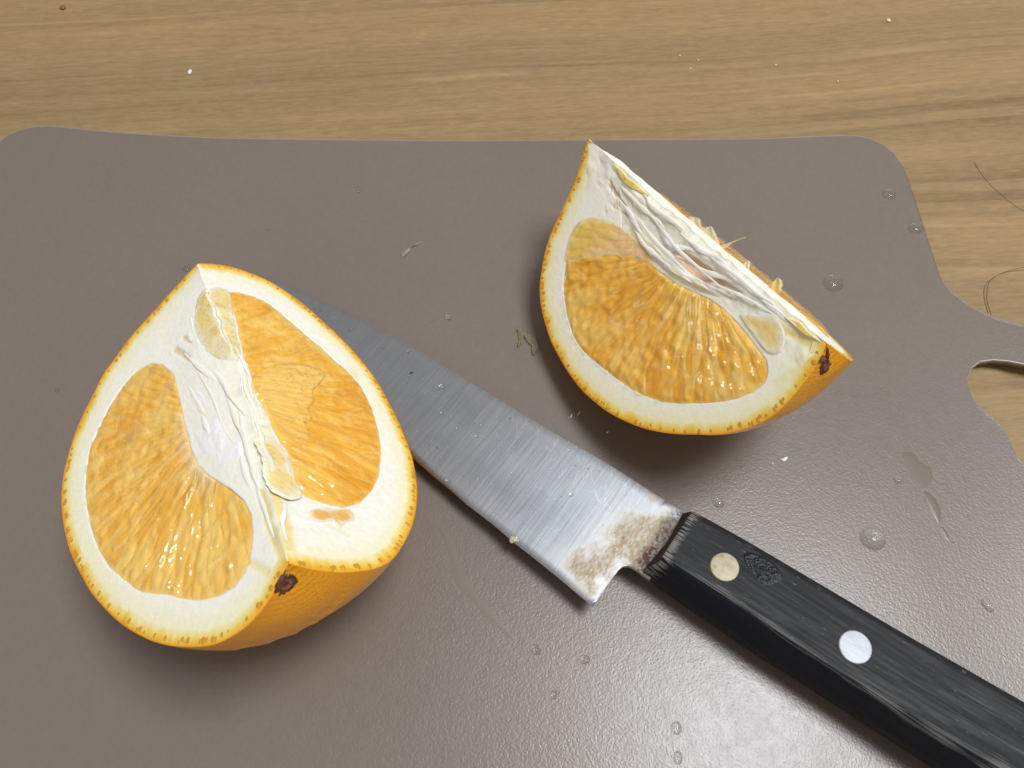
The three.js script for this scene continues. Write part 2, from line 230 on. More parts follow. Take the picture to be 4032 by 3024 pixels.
const DEEP = [0.80, 0.365, 0.018], MID = [0.88, 0.475, 0.055], PALE = [0.92, 0.60, 0.15], SKIN = [0.92, 0.69, 0.30], PITH = [0.87, 0.84, 0.70], CREAM = [0.87, 0.80, 0.48], LEMON = [0.82, 0.62, 0.17];

// a patch of a cut face inside an outline (star-shaped about c), raised by height(s, r, u, edgeDistance)
function patch(o, w, outline, c, N, Mr, fn, base) {
  const ring = spline(outline, N, true), pos = [], col = [], uv = [], idx = [];
  const put = (s, r, u, d) => { const q = fn(s, r, u, d); pos.push(...onFace(o, w, s, r, q.h)); col.push(...q.c); uv.push(s / 20, r / 20); };
  put(c[0], c[1], 0, 9);
  for (let k = 1; k <= Mr; k++) { const u = Math.pow(k / Mr, 0.85); for (let i = 0; i < N; i++) { const p = ring[i], L = Math.hypot(p[0] - c[0], p[1] - c[1]); put(lerp(c[0], p[0], u), lerp(c[1], p[1], u), u, (1 - u) * L); } }
  // winding follows the face's outward side
  const e1 = o.fd[w].clone(), flip = new THREE.Vector3().crossVectors(o.ax, e1).dot(o.n[w]) < 0; let area = 0; for (let i = 0; i < N; i++) { const a = ring[i], b = ring[(i + 1) % N]; area += a[0] * b[1] - b[0] * a[1]; }
  const ccw = (area > 0) !== flip, tri = (a, b, d) => ccw ? idx.push(a, b, d) : idx.push(a, d, b);
  for (let i = 0; i < N; i++) tri(0, 1 + i, 1 + (i + 1) % N);
  for (let k = 1; k < Mr; k++) for (let i = 0; i < N; i++) { const a = 1 + (k - 1) * N + i, b = 1 + (k - 1) * N + (i + 1) % N, cc = a + N, d = b + N; tri(a, cc, b); tri(b, cc, d); }
  return geo(pos, idx, { col, uv, base });
}
const M = {
  flesh: phys({ vertexColors: true, roughness: 0.6, specularIntensity: 0.3 }),
  wet: phys({ color: RGB(0.995, 0.985, 0.96), transmission: 1, thickness: 0, roughness: 0.08, ior: 1.45 }),
  pith: phys({ vertexColors: true, roughness: 0.75, specularIntensity: 0.5, sheen: 0.2, sheenColor: RGB(1, 1, 0.95), sheenRoughness: 0.6 }),
  core: phys({ vertexColors: true, roughness: 0.9, specularIntensity: 0.3 }),
  rind: phys({ vertexColors: true, roughness: 0.36, ior: 1.42 }),
  gland: phys({ color: RGB(0.62, 0.29, 0.018), roughness: 0.3, clearcoat: 0.6, clearcoatRoughness: 0.15 }),
  scar: phys({ vertexColors: true, roughness: 0.8 }),
  film: phys({ color: RGB(0.9, 0.82, 0.6), transmission: 0.55, thickness: 0, roughness: 0.55, ior: 1.35 }),
};
const wetBump = dataTex(1024, 1024, (x, y) => {                 // beads and short runs of juice, 20 mm a tile
  const P = 44, U = x / 1024 * P, Vv = y / 1024 * P, i0 = Math.floor(U), j0 = Math.floor(Vv); let h = 0;
  for (let i = -1; i <= 1; i++) for (let j = -1; j <= 1; j++) { const a = i0 + i, b = j0 + j; if (hash(a, b, 311) > 0.34) continue; const an = hash(a, b, 312) * 3.14, dx = U - a - hash(a, b, 313), dy = Vv - b - hash(a, b, 314), p = dx * Math.cos(an) + dy * Math.sin(an), q = -dx * Math.sin(an) + dy * Math.cos(an), r = 0.22 + 0.3 * hash(a, b, 315); h = Math.max(h, (1 - ss(0, 1, Math.hypot(p / (r * 1.7), q / r * 1.1))) * r * 1.6); }
  const v = 0.3 + 0.5 * h + 0.05 * noise(U * 0.7, Vv * 0.7, 316); return [v, v, v];
});
M.wet.bumpMap = wetBump; M.wet.bumpScale = 0.0004;
const peelBump = dataTex(1024, 1024, (x, y) => {
  let f1 = 9; const U = x / 1024 * 48, Vv = y / 1024 * 48, i0 = Math.floor(U), j0 = Math.floor(Vv);
  for (let i = -1; i <= 1; i++) for (let j = -1; j <= 1; j++) { const a = i0 + i, b = j0 + j, w = (n) => ((n % 48) + 48) % 48; f1 = Math.min(f1, Math.hypot(U - a - 0.2 - 0.6 * hash(w(a), w(b), 301), Vv - b - 0.2 - 0.6 * hash(w(a), w(b), 302)) + 0.25 * hash(w(a), w(b), 303)); }
  const v = 0.75 - 0.5 * (1 - ss(0.12, 0.5, f1)) + 0.12 * noise(U * 0.5, Vv * 0.5, 305); return [v, v, v];
});
M.peel = phys({ color: RGB(0.86, 0.36, 0.014), roughness: 0.32, bumpMap: peelBump, bumpScale: 0.0001, ior: 1.45 });

function rimInset(R, d) {                                      // rim polyline moved towards the fruit's middle
  return R.map((p, i) => { const a = R[Math.max(0, i - 1)], b = R[Math.min(NT - 1, i + 1)], tx = b[0] - a[0], ty = b[1] - a[1], l = Math.hypot(tx, ty) || 1; return [p[0] + ty / l * d, Math.max(0, p[1] - tx / l * d)]; });
}
function fruit(k, id, label) {
  const o = FRUIT[k], base = [o.C.x, 0, o.C.z], g = thing('orange_wedge', label, 'orange', base);
  // peel
  const peel = sheet(90, 150, (f, t) => { const p = peelAt(o, id, t, f); return { p, uv: [f * 2.2, t * 2.6] }; }, { base });
  const peelMesh = mesh('peel', peel, M.peel, g);
  for (const w of [0, 1]) {
    const R = RIM[id + w], K = k * 2 + w;
    // cut edge of the peel: orange outside, going pale inside, with uneven inner border
    const D = [0, 0.16, 0.4, 0.75, 1.15, 1.6, 2.4], ins = D.map((d) => rimInset(R, d));
    const ring = sheet(NT * 3 - 3, D.length - 1, (a, b) => {
      const j = Math.round(b * (D.length - 1)), x = a * (NT - 1), i = Math.min(NT - 2, Math.floor(x)), q = x - i, p = [lerp(ins[j][i][0], ins[j][i + 1][0], q), lerp(ins[j][i][1], ins[j][i + 1][1], q)];
      const wob = 0.3 * noise(x * 0.9, 3, 400 + K) + 0.35 * noise(x * 0.25, 7, 410 + K), d = D[j] + wob * ss(0, 0.5, D[j]);
      let c = d < 0.35 ? mix3([0.78, 0.35, 0.014], [0.81, 0.44, 0.03], d / 0.35) : d < 1.3 ? mix3([0.80, 0.43, 0.03], [0.84, 0.62, 0.13], (d - 0.35) / 0.95) : mix3([0.84, 0.62, 0.13], CREAM, clamp((d - 1.3) / 1.0));
      return { p: onFace(o, w, p[0], p[1], j === 0 ? -0.12 : j === 1 ? -0.02 : 0.03 - 0.02 * j * 0.2), c };
    }, { base, flip: w === 1 });
    mesh('rind_edge', ring, M.rind, g);
    // oil glands in it
    const gl = []; let x = 3;
    while (x < NT - 4) {
      x += lerp(1.0, 4.6, rnd() * rnd()) + (noise(x * 0.11, K, 415) > 0.3 ? 3 : 0); const i = Math.min(NT - 1, Math.floor(x)), big = rnd(), d = lerp(0.55, 1.05, rnd()), P = rimInset(R, d)[i], a = R[Math.max(0, i - 1)], b = R[Math.min(NT - 1, i + 1)];
      const sp = new THREE.SphereGeometry(1, 10, 6), T = o.ax.clone().multiplyScalar(b[0] - a[0]).addScaledVector(o.fd[w], b[1] - a[1]).normalize(), Nn = o.n[w], B = new THREE.Vector3().crossVectors(Nn, T);
      const c = V(onFace(o, w, P[0], P[1], 0.0)).sub(V(base)), rr = lerp(0.24, 0.56, big);
      sp.applyMatrix4(new THREE.Matrix4().makeBasis(T.multiplyScalar(rr * 0.85 * mm), B.multiplyScalar(rr * lerp(0.95, 1.15, rnd()) * mm), Nn.clone().multiplyScalar(0.09 * mm)).setPosition(c.multiplyScalar(mm)));
      gl.push(sp);
    }
    const glands = mesh('oil_glands', mergeGeometries(gl), M.gland, g); glands.userData.kind = 'stuff';
    // pith: all of the cut face inside the rind
    const inner = rimInset(R, 2.0).filter((_, i) => i % 3 === 0 && i > 5 && i < NT - 5), ridge = []; for (let i = 0; i <= 30; i++) ridge.push([lerp(R[NT - 1][0] - 0.4, R[0][0] + 0.4, i / 30), 0]);
    const cfg = FACE[id + w];
    const pith = patch(o, w, [...inner, ...ridge.map((p) => [p[0], p[1]])], [0, 9], 620, 110, (s, r, u, d) => {
      const q = cfg.pith(s, r), rimD = d; let c = mix3(PITH, CREAM, 0.75 * (1 - ss(0, 4.5, rimD)) * ss(1, 4, r));
      let dip = 0; for (const q2 of cfg.pockets) dip = Math.max(dip, ss(0.25, 0.9, polyDist(q2, s, r)));
      const n = fbm(s * 0.9, r * 0.9, 420 + K, 3); c = mix3(c, [0.88, 0.865, 0.80], clamp(0.35 + n) * ss(0, 5, d)); const t = 1 + 0.04 * noise(s * 3, r * 3, 424);
      if (q.c) c = mix3(c, q.c, q.a ?? 1);
      return { c: c.map((v) => v * t), h: (0.025 * n + 0.014 * noise(s * 2.2, r * 2.2, 430 + K) + (q.h ?? 0)) * ss(0, 2, r) - 1.3 * dip };
    }, base);
    mesh('pith', pith, M.pith, g);
    cfg.parts(o, w, g, base);
  }
  return { g, o, base, peelMesh };
}
// juicy flesh: a soft body, and over it the wet skin of the cut juice sacs, clear and bumpy
function flesh(o, w, g, base, outline, c, F, look, name = 'flesh_segment') {
  const lift = look.lift ?? 0.1, at = (s, r) => {
    const q = sacs(s, r, F); q.fine = noise(q.th * F.per * 5, q.rho * 0.5, F.k + 9); q.fib = noise(q.th * F.per * 2.2, q.rho * 0.22, F.k + 10); q.grit = noise(s * 3.1, r * 3.1, F.k + 11); q.roll = noise(s * 0.7, r * 0.7, F.k + 15);
    return q;
  };
  const body = mesh(name, patch(o, w, outline, c, look.N ?? 620, look.M ?? 150, (s, r, u, d) => {
    const q = at(s, r), big = fbm(s * 0.11, r * 0.11, F.k + 13, 3), mid = fbm(s * 0.5, r * 0.5, F.k + 14, 2);
    let t = 0.5 + (look.vary ?? 0.4) * (q.id - 0.5) + 0.7 * big + 0.15 * mid + 0.35 * q.fib + (look.tone?.(s, r) ?? 0);
    let col = t < 0.5 ? mix3(DEEP, MID, clamp(t * 2)) : mix3(MID, PALE, clamp(t * 2 - 1));
    const line = 1 - ss(0.0, 0.17, q.edge); col = mix3(col, SKIN, (look.line ?? 0.3) * line * clamp(0.6 + q.roll)); col = mix3(col, SKIN, 0.22 * clamp(q.fine) + 0.06 * clamp(q.grit));
        const tint = look.tint?.(s, r); if (tint) col = mix3(col, tint.c, clamp(tint.a));
    const fd = look.fade ?? 1.4, e = ss(0, fd * (1 + 0.5 * noise(s * 0.8, r * 0.8, 77)), d); col = mix3(look.edge ?? SKIN, col, (look.fade ? 0 : 0.3) + (look.fade ? 1 : 0.7) * e);
    return { c: col, h: lift * ss(0, 0.12, 1 - u) + (look.fade ? 0.05 : -0.1) + (look.relief ?? 1) * (0.12 * q.roll + 0.06 * ss(0, 0.5, q.edge) + 0.08 * (q.id - 0.5)) * ss(0, 0.08, 1 - u) };
  }, base), M.flesh, g);
  const wet = patch(o, w, outline, c, look.N ?? 620, look.M ?? 150, (s, r, u, d) => {
    const q = at(s, r), dome = ss(0, 0.6, q.edge), relief = (look.relief ?? 1) * (0.42 * dome + 0.14 * q.fine + 0.16 * q.fib + 0.04 * q.grit + 0.2 * (q.id - 0.5));
    return { c: [1, 1, 1], h: lift * ss(0, 0.12, 1 - u) + (look.fade ? 0.06 : -0.1) + (look.fade ? 0.1 : 0.22) * ss(0, look.fade ? 0.4 : 0.06, 1 - u) + (0.16 * q.roll * (look.relief ?? 1) + Math.max(-0.05, relief)) * ss(0, 0.08, 1 - u) };
  }, base);
  mesh('wet_skin', wet, M.wet, body);
  return body;
}
// plain patch with a colour and a height of its own
function tissue(name, o, w, g, base, outline, c, fn, mat = M.core, N = 360, Mr = 70) { return mesh(name, patch(o, w, outline, c, N, Mr, fn, base), mat, g); }
const scaled = (poly, c, k) => poly.map((p) => [lerp(c[0], p[0], k), lerp(c[1], p[1], k)]);

const TAN = [[-14.9, 9.6], [-12.1, 8.2], [-8.8, 7.5], [-5.3, 6.4], [-2.5, 4.5], [-1.7, 3.5], [0.9, 3.4], [2.9, 3.9]];
const FACE = {
  L0: { pockets: [SHAPE.L0flesh, SHAPE.L0topyellow],
    pith: (s, r) => { let a = 0, c = [0.72, 0.55, 0.32]; a = 0.8 * (1 - ss(0.3, 0.9, lineDist([[-20.3, 11.2], [-18.2, 10], [-15.9, 8.9]], s, r))) + 0.8 * (1 - ss(0.2, 0.7, lineDist([[-21.3, 8.6], [-19, 7.3]], s, r))); const y = 0.7 * (1 - ss(0.3, 1.4, lineDist([[21, 1.5], [28, 1.5], [35, 0.6]], s, r))), v = 0.5 * (1 - ss(0.2, 0.9, lineDist([[27, 9], [31, 6], [34, 4]], s, r)));
      if (y + v > a) { a = y + v; c = [0.82, 0.64, 0.16]; } return { a: clamp(a), c, h: -0.25 * clamp(a) + 0.35 * (1 - ss(0, 7, Math.abs(r - 6))) * ss(30, 15, Math.abs(s)) }; },
    parts: (o, w, g, base) => {
      const blobs = [[-20, 17.3, 1.8], [-13, 15, 1.6], [-9.3, 24.3, 2.4]];
      flesh(o, w, g, base, SHAPE.L0flesh, [4, 23], { s: 1, r: 5, per: 13, len: 6.5, k: 500 }, { relief: 1.1, line: 0.4, tone: (s, r) => 0.12 + 0.25 * (1 - ss(4, 11, Math.hypot(s - 4, r - 13))), tint: (s, r) => { let a = 0; for (const b of blobs) a = Math.max(a, 0.55 * (1 - ss(b[2] * 0.5, b[2] * 1.1, Math.hypot(s - b[0], r - b[1])))); const y = 0.45 * (1 - ss(2, 5, Math.hypot(s + 21, r - 20))), wz = 0.75 * (1 - ss(0, 5, lineDist([[-3, 12], [1, 12.6], [6, 12], [10, 10]], s, r))) * clamp(0.65 + 0.6 * noise(s * 0.8, r * 0.8, 3)); return wz > Math.max(a, y) ? { c: [0.86, 0.68, 0.46], a: wz } : a > y ? { c: [0.70, 0.42, 0.16], a } : { c: [0.80, 0.55, 0.12], a: y }; } });
      flesh(o, w, g, base, SHAPE.L0topyellow, [-19, 2.5], { s: 0, r: -17, per: 22, len: 9, k: 530 }, { relief: 0.3, lift: 0.25, N: 260, M: 50, edge: [0.86, 0.83, 0.68], fade: 2.2, tone: () => 0.3, tint: (s, r) => ({ c: mix3([0.84, 0.68, 0.26], [0.85, 0.80, 0.58], clamp(0.35 + noise(s * 0.6, r * 0.6, 536) + 0.06 * (s + 18))), a: 0.85 }) }, 'pale_segment');
      tissue('core', o, w, g, base, SHAPE.L0core, [3, 6.5], (s, r, u, d) => {
        const n = fbm(s * 1.1, r * 1.1, 520, 4), t = (1 - ss(0.3, 1.6 + n, lineDist(TAN, s, r))) * ss(0.0, 0.25, 0.5 + noise(s * 2.2, r * 2.2, 523) - 0.25);
        const c = mix3(mix3([0.88, 0.86, 0.84], [0.88, 0.76, 0.66], 0.5 * clamp(0.3 + n) * (1 - ss(0, 9, Math.abs(s + 2)))), [0.70, 0.52, 0.36], t * 0.7);
        return { c, h: ss(0, 0.5, 1 - u) * (0.5 + 0.3 * fbm(s * 0.3, r * 0.3, 527, 2) + 0.07 * n + 0.02 * noise(s * 3, r * 3, 525)) - 0.2 - 0.7 * t };
      }, M.core, 420, 100);
    },
  },
  L1: { pockets: [SHAPE.L1flesh, SHAPE.L1spot, SHAPE.L1topyellow, SHAPE.L1botyellow],
    pith: (s, r) => { const y = 0.75 * (1 - ss(0.3, 1.6, lineDist([[22, 0.6], [28, 1.2], [35, 0.7]], s, r))) + 0.3 * (1 - ss(0.2, 0.6, lineDist([[27, 9], [28.4, 12]], s, r))), a2 = 0.5 * (1 - ss(0, 2.6, Math.hypot(s + 13, r - 27))); return { a: clamp(y + a2), c: y > a2 ? [0.83, 0.62, 0.14] : [0.82, 0.6, 0.15], h: 0.3 * (1 - ss(0, 3, r)) * ss(34, 20, Math.abs(s)) }; },
    parts: (o, w, g, base) => {
      flesh(o, w, g, base, SHAPE.L1flesh, [-2, 13], { s: 0, r: -17, per: 20, len: 8, k: 540 }, { relief: 0.9, line: 0.4, tone: (s, r) => 0.0 + 0.25 * (1 - ss(0, 9, Math.hypot(s + 22, r - 8))) - 0.25 * ss(8, 16, r) * ss(-18, 0, s) + 0.35 * (1 - ss(0, 2.5, lineDist([[-25, 15], [-19, 20], [-13, 25]], s, r))), tint: (s, r) => ({ c: [0.84, 0.60, 0.16], a: 0.7 * (1 - ss(0.8, 2.2, lineDist([[-26, 14], [-21, 18.6], [-16, 23], [-13.6, 25.5]], s, r))) }) });
      // loose flap of paler sacs lying over the segment
      const fl = flesh(o, w, g, base, SHAPE.L1flap, [-1, 8.5], { s: 0, r: -17, per: 26, len: 14, k: 560 }, { relief: 0.5, lift: 0.3, N: 360, M: 70, edge: [0.89, 0.52, 0.09], fade: 1.8, tone: () => 0.5 }, 'flesh_flap');
      fl.userData.label = 'paler flap of flesh lying over the segment';
      const ty = (name, sh, c, k) => flesh(o, w, g, base, sh, c, { s: 0, r: -17, per: 22, len: 9, k }, { relief: 0.3, lift: 0.2, N: 260, M: 50, edge: [0.86, 0.83, 0.68], fade: 2.2, tone: () => 0.3, tint: (s, r) => ({ c: mix3([0.84, 0.70, 0.30], [0.85, 0.78, 0.5], clamp(0.4 + noise(s * 0.6, r * 0.6, k))), a: 0.85 }) }, name);
      ty('pale_segment', SHAPE.L1topyellow.map(([a, b]) => [a, Math.max(b, 0.02)]), [-20, 1.2], 570);
      tissue('membrane', o, w, g, base, SHAPE.L1membrane, [10, 2.2], (s, r, u, d) => { const n = noise(s * 1.6, r * 0.6, 533); return { c: mix3([0.85, 0.83, 0.72], [0.84, 0.72, 0.36], clamp(0.25 + 0.4 * n + 0.1 * r * ss(6, 12, s))), h: ss(0, 0.5, 1 - u) * (0.45 + 0.12 * n) - 0.1 }; }, M.rind, 300, 50);
      ty('pale_segment', scaled(SHAPE.L1botyellow, [16, 2.2], 1), [16, 2.2], 575).position.add(o.n[1].clone().multiplyScalar(0.45 * mm));
      const sp = flesh(o, w, g, base, SHAPE.L1spot, [24.8, 10], { s: 0, r: -17, per: 22, len: 9, k: 580 }, { relief: 0.4, lift: 0.12, N: 160, M: 30, edge: [0.86, 0.80, 0.66], fade: 1.3, tone: () => 0.25, tint: () => ({ c: [0.80, 0.47, 0.17], a: 0.6 }) }, 'flesh_spot');
      sp.userData.label = 'small orange patch showing through the white pith';
    },
  },
  R0: { pockets: [SHAPE.R0cavity, SHAPE.R0flesh, SHAPE.R0topyellow, SHAPE.R0botyellow],
    pith: (s, r) => {
      const torn = lineDist([[-24, 4], [-20.8, 4.7], [-17.2, 5.8], [-15.6, 7.8]], s, r), a = 0.75 * (1 - ss(0.2, 0.8, torn + 0.5 * noise(s * 2, r * 2, 541))) + 0.55 * ss(0.25, 0.5, fbm(s * 0.9, r * 0.9, 543, 3)) * (1 - ss(2, 5, Math.hypot(s + 18, r - 8)));
      const y = 0.8 * (1 - ss(0.3, 1.2, lineDist([[25, 3.2], [30, 2.4], [35, 1.5]], s, r))) + 0.35 * (1 - ss(0.2, 0.8, lineDist([[33, 10], [34.5, 6.5], [36, 4]], s, r)));
      return { a: clamp(Math.max(a, y)), c: a > y ? [0.74, 0.58, 0.36] : [0.84, 0.66, 0.2], h: -0.35 * clamp(a) + 0.5 * (1 - ss(0, 6, r)) * ss(30, 15, Math.abs(s)) + 0.25 * fbm(s * 0.35, r * 0.5, 545, 3) * (1 - ss(5, 9, r)) };
    },
    parts: (o, w, g, base) => {
      const F = { s: 3, r: 1.5, per: 13, len: 7, k: 600 };
      const up = flesh(o, w, g, base, SHAPE.R0topyellow, [-20.5, 13.5], F, { relief: 0.55, lift: 0.05, N: 360, M: 70, edge: [0.85, 0.76, 0.45], fade: 1.6, tone: () => 0.25, tint: (s, r) => ({ c: mix3([0.84, 0.60, 0.15], [0.86, 0.60, 0.36], ss(-21, -14, s + 2.5 * noise(r * 0.5, s * 0.3, 8))), a: 0.65 + 0.15 * noise(s, r, 4) }) }, 'pale_segment');
      flesh(o, w, g, base, SHAPE.R0flesh, [3, 21], F, { relief: 1.4, lift: 0.2, vary: 0.5, line: 0.5, tone: (s, r) => -0.28 * (1 - ss(4, 14, Math.hypot(s + 14, r - 21))) + 0.3 * (1 - ss(3, 12, Math.hypot(s - 8, r - 11))) + 0.1 * ss(24, 32, r) });
      flesh(o, w, g, base, SHAPE.R0botyellow, [26, 4.6], F, { relief: 0.4, lift: 0.1, N: 220, M: 40, edge: [0.86, 0.83, 0.7], fade: 2.4, tone: () => 0.4, tint: () => ({ c: [0.83, 0.70, 0.33], a: 0.75 }) }, 'pale_segment');
      tissue('membrane', o, w, g, base, SHAPE.R0band, [4, 7.2], (s, r, u, d) => { const n = noise(s * 0.5, r * 2.5, 551); return { c: mix3([0.86, 0.84, 0.76], [0.83, 0.74, 0.36], clamp(0.15 + 0.45 * n)), h: ss(0, 0.6, 1 - u) * (0.75 + 0.12 * n) - 0.1 }; }, M.pith, 300, 50);
      const cv = tissue('core', o, w, g, base, SHAPE.R0cavity, [6, 4.6], (s, r, u, d) => { const n = fbm(s * 0.8, r * 1.4, 553, 4), k = ss(0, 0.5, 1 - u); return { c: mix3([0.86, 0.83, 0.78], [0.80, 0.52, 0.31], clamp(k * (0.75 + 0.7 * n))), h: 0.1 - 0.75 * k + 0.1 * n }; }, M.core, 260, 50);
      cv.userData.label = 'peach hollow in the white core';
      tissue('vein', o, w, g, base, SHAPE.R0yel2, [-20, 1], (s, r, u) => ({ c: mix3([0.82, 0.63, 0.13], [0.84, 0.74, 0.4], u * u), h: 0.35 * ss(0, 0.4, 1 - u) + 0.05 * noise(s * 1.5, r * 3, 5) + 0.3 }), M.rind, 160, 30);
      tissue('vein', o, w, g, base, SHAPE.R0yel3, [31, 0.8], (s, r, u) => ({ c: mix3([0.82, 0.63, 0.16], [0.84, 0.74, 0.4], u * u), h: 0.3 * ss(0, 0.4, 1 - u) + 0.1 }), M.rind, 160, 30);
    },
  },
  R1: { pockets: [SHAPE.R1flesh],
    pith: (s, r) => ({ h: 0.8 * (1 - ss(2, 20, r)) * ss(36, 26, Math.abs(s)) * (1 + 0.5 * fbm(s * 0.3, r * 0.3, 561, 2)), a: 0.5 * ss(0.1, 0.4, fbm(s * 0.7, r * 0.7, 563, 3)), c: [0.80, 0.68, 0.48] }),
    parts: (o, w, g, base) => { flesh(o, w, g, base, SHAPE.R1flesh, [3, 18], { s: 2, r: 1, per: 13, len: 7, k: 640 }, { relief: 0.7, lift: 0.6, N: 420, M: 90 }); },
  },
};
// ragged strips of membrane: rows of [s, r, h, half width] on a face
function strip(name, o, w, rows, g, base, mat, across = [1, 0]) {
  const c = new THREE.CatmullRomCurve3(rows.map((q) => V(onFace(o, w, q[0], q[1], q[2])))), n = 24, dir = o.ax.clone().multiplyScalar(across[0]).addScaledVector(o.n[w], across[1]).normalize();
  const sh = sheet(8, n, (a, b) => { const p = c.getPoint(b), k = b * (rows.length - 1), i = Math.min(rows.length - 2, Math.floor(k)), hw = lerp(rows[i][3], rows[i + 1][3], k - i) * (1 + 0.25 * noise(b * 9, a > 0.5 ? 1 : 5, 571)), x = (a - 0.5) * 2; const q = p.addScaledVector(dir, x * hw).addScaledVector(o.fd[w], 0.15 * Math.sin(x * 4 + b * 6)); return { p: [q.x, q.y, q.z] }; }, { base });
  return mesh(name, sh, mat, g);
}
function scar(fr, id, t0, t1, f0, f1, out, seed) {
  const m = sheet(40, 40, (a, b) => {
    const x = a * 2 - 1, y = b * 2 - 1, rr = Math.hypot(x, y), k = rr > 0 ? Math.max(Math.abs(x), Math.abs(y)) / rr : 1, X = x * k * 0.5 + 0.5, Y = y * k * 0.5 + 0.5, u = Math.min(1, rr * k);
    const wv = 0.75 + 0.4 * noise(Math.atan2(y, x) * 1.3 + 9, seed, 4) + 0.15 * noise(Math.atan2(y, x) * 4 + 9, seed, 6), p = peelAt(fr.o, id, lerp(t0, t1, clamp(0.5 + (Y - 0.5) * wv)), lerp(f0, f1, clamp(0.5 + (X - 0.5) * wv))), nrm = fr.o.ax.clone().multiplyScalar(0.85).addScaledVector(fr.o.n[0], 0.3).addScaledVector(fr.o.n[1], 0.3).normalize(), n = fbm(X * 4, Y * 4, seed, 4), h = Math.max(0.12 - 0.3 * ss(0.9, 1, u), out * (1 - Math.pow(u, 4)) + 0.9 * n * (1 - u * u));
    const c = mix3(mix3([0.10, 0.026, 0.012], [0.26, 0.09, 0.035], clamp(0.5 + n * 1.6)), [0.028, 0.014, 0.007], ss(0.45, 0.8, u + 0.4 * n) * (0.4 + 0.6 * X));
    return { p: [p[0] + nrm.x * h, p[1] + nrm.y * h, p[2] + nrm.z * h], c };
  }, { base: fr.base });
  mesh('stem_scar', m, M.scar, fr.g);
}
const left = fruit(0, 'L', 'larger orange piece lying over the knife blade, both cut faces up');
const right = fruit(1, 'R', 'smaller orange wedge behind the knife, with shreds along its upper edge');
scar(left, 'L', 0.948, 1, -0.08, 0.6, 0.35, 701);
scar(right, 'R', 0.95, 1, -0.05, 0.8, 0.35, 711);
{
  const o = right.o, g = right.g, b = right.base;
  strip('shred', o, 1, [[3.6, 4, 0.4, 0.9], [5.0, 4, 1.5, 0.35], [5.4, 4.1, 2.6, 0.16], [6.2, 4.2, 4.0, 0.12], [7.2, 4, 5.0, 0.22]], g, b, M.film);
  strip('shred', o, 1, [[0, 4, 0.3, 3.0], [0.6, 4, 1.2, 2.5], [0.3, 4, 2.0, 1.3], [-0.2, 4, 2.6, 0.4]], g, b, M.film);
  strip('shred', o, 1, [[-3, 3, 0.6, 2.0], [-3.4, 3, 1.6, 1.4], [-3.0, 3, 2.2, 0.5]], g, b, M.film);
  strip('shred', o, 1, [[12, 4, -0.2, 0.9], [11.6, 4, 0.8, 0.75], [11.3, 4, 1.5, 0.6], [11.2, 4, 2.1, 0.45]], g, b, M.film);
  strip('pulp_shred', o, 1, [[19.0, 4, 0.8, 1.1], [19.1, 4, 1.6, 1.1], [19.0, 4.1, 2.3, 1.0], [18.6, 4.3, 3.1, 0.7]], g, b, phys({ color: RGB(0.85, 0.66, 0.22), transmission: 0.5, thickness: 0, roughness: 0.45 }));
}

// loose white strands of the core
function strands(fr, w, list, seed) {
  list.forEach(([s0, r0, s1, r1, h], i) => {
    const pts = []; for (let k = 0; k <= 7; k++) { const t = k / 7, s = lerp(s0, s1, t) + 0.5 * noise(t * 3, i, seed), r = Math.max(0, lerp(r0, r1, t) + 0.7 * noise(t * 2.4, i, seed + 1)); pts.push(V(onFace(fr.o, w, s, r, h + 0.25 * Math.sin(Math.PI * t) + 0.25 * noise(t * 3, i, seed + 2)))); }
    const c = new THREE.CatmullRomCurve3(pts), rad = lerp(0.1, 0.3, hash(i, seed)), nu = 8, g = sheet(nu, 40, (a, b) => { const p = c.getPoint(b), T = c.getTangent(b), Nn = fr.o.n[w], B = new THREE.Vector3().crossVectors(T, Nn).normalize(), q = a * 2 * Math.PI, rr = rad * (0.25 + 0.75 * Math.sin(Math.PI * clamp(b, 0.03, 0.97))) * (1 + 0.3 * noise(b * 9, i, seed + 3)); p.addScaledVector(B, rr * 1.9 * Math.cos(q)).addScaledVector(Nn, rr * 0.45 * Math.sin(q) - (w === 0 && fr === right ? 0.1 : 0.3)); const y = hash(i, seed, 4) * 0.5; return { p: [p.x, p.y, p.z], c: mix3([0.87, 0.86, 0.82], [0.86, 0.80, 0.56], y) }; }, { base: fr.base });
    mesh('pith_strand', g, M.core, fr.g);
  });
}
strands(right, 0, [[-14, 5.2, 4, 6.4, 0.5], [-10, 3.6, 12, 4.6, 0.5], [-6, 4.6, 3, 3.4, 0.25], [0, 5.4, 18, 2.2, 0.4], [4, 2.2, 24, 1.2, 0.5], [-22, 2.4, -6, 3.6, 0.5], [-20, 5, -9, 6.4, 0.3], [10, 5.2, 24, 2.4, 0.5], [-2, 2.0, 12, 1.2, 0.6], [-16, 1.4, -2, 1.0, 0.6], [-12, 7.6, 0, 8.2, 0.5], [14, 1.6, 30, 1.6, 0.4]], 951);
strands(left, 0, [[-13, 8.0, 8, 4, 0.45], [-10, 9.6, 6, 6.4, 0.4], [-4, 9.2, 9, 7.6, 0.4], [-17, 8.6, -2, 2.4, 0.4], [-14, 6, 4, 0.8, 0.5], [-18, 10.6, -8, 5.4, 0.2], [2, 2.2, 20, 1.2, 0.5], [8, 3.4, 26, 2.0, 0.3], [-6, 3.6, 10, 2.0, 0.5], [-24, 7.6, -14, 4.8, 0.2], [14, 1.0, 30, 1.4, 0.2], [-26, 5.4, -16, 8.2, 0.15], [10, 6.2, 22, 3.2, 0.25]], 961);
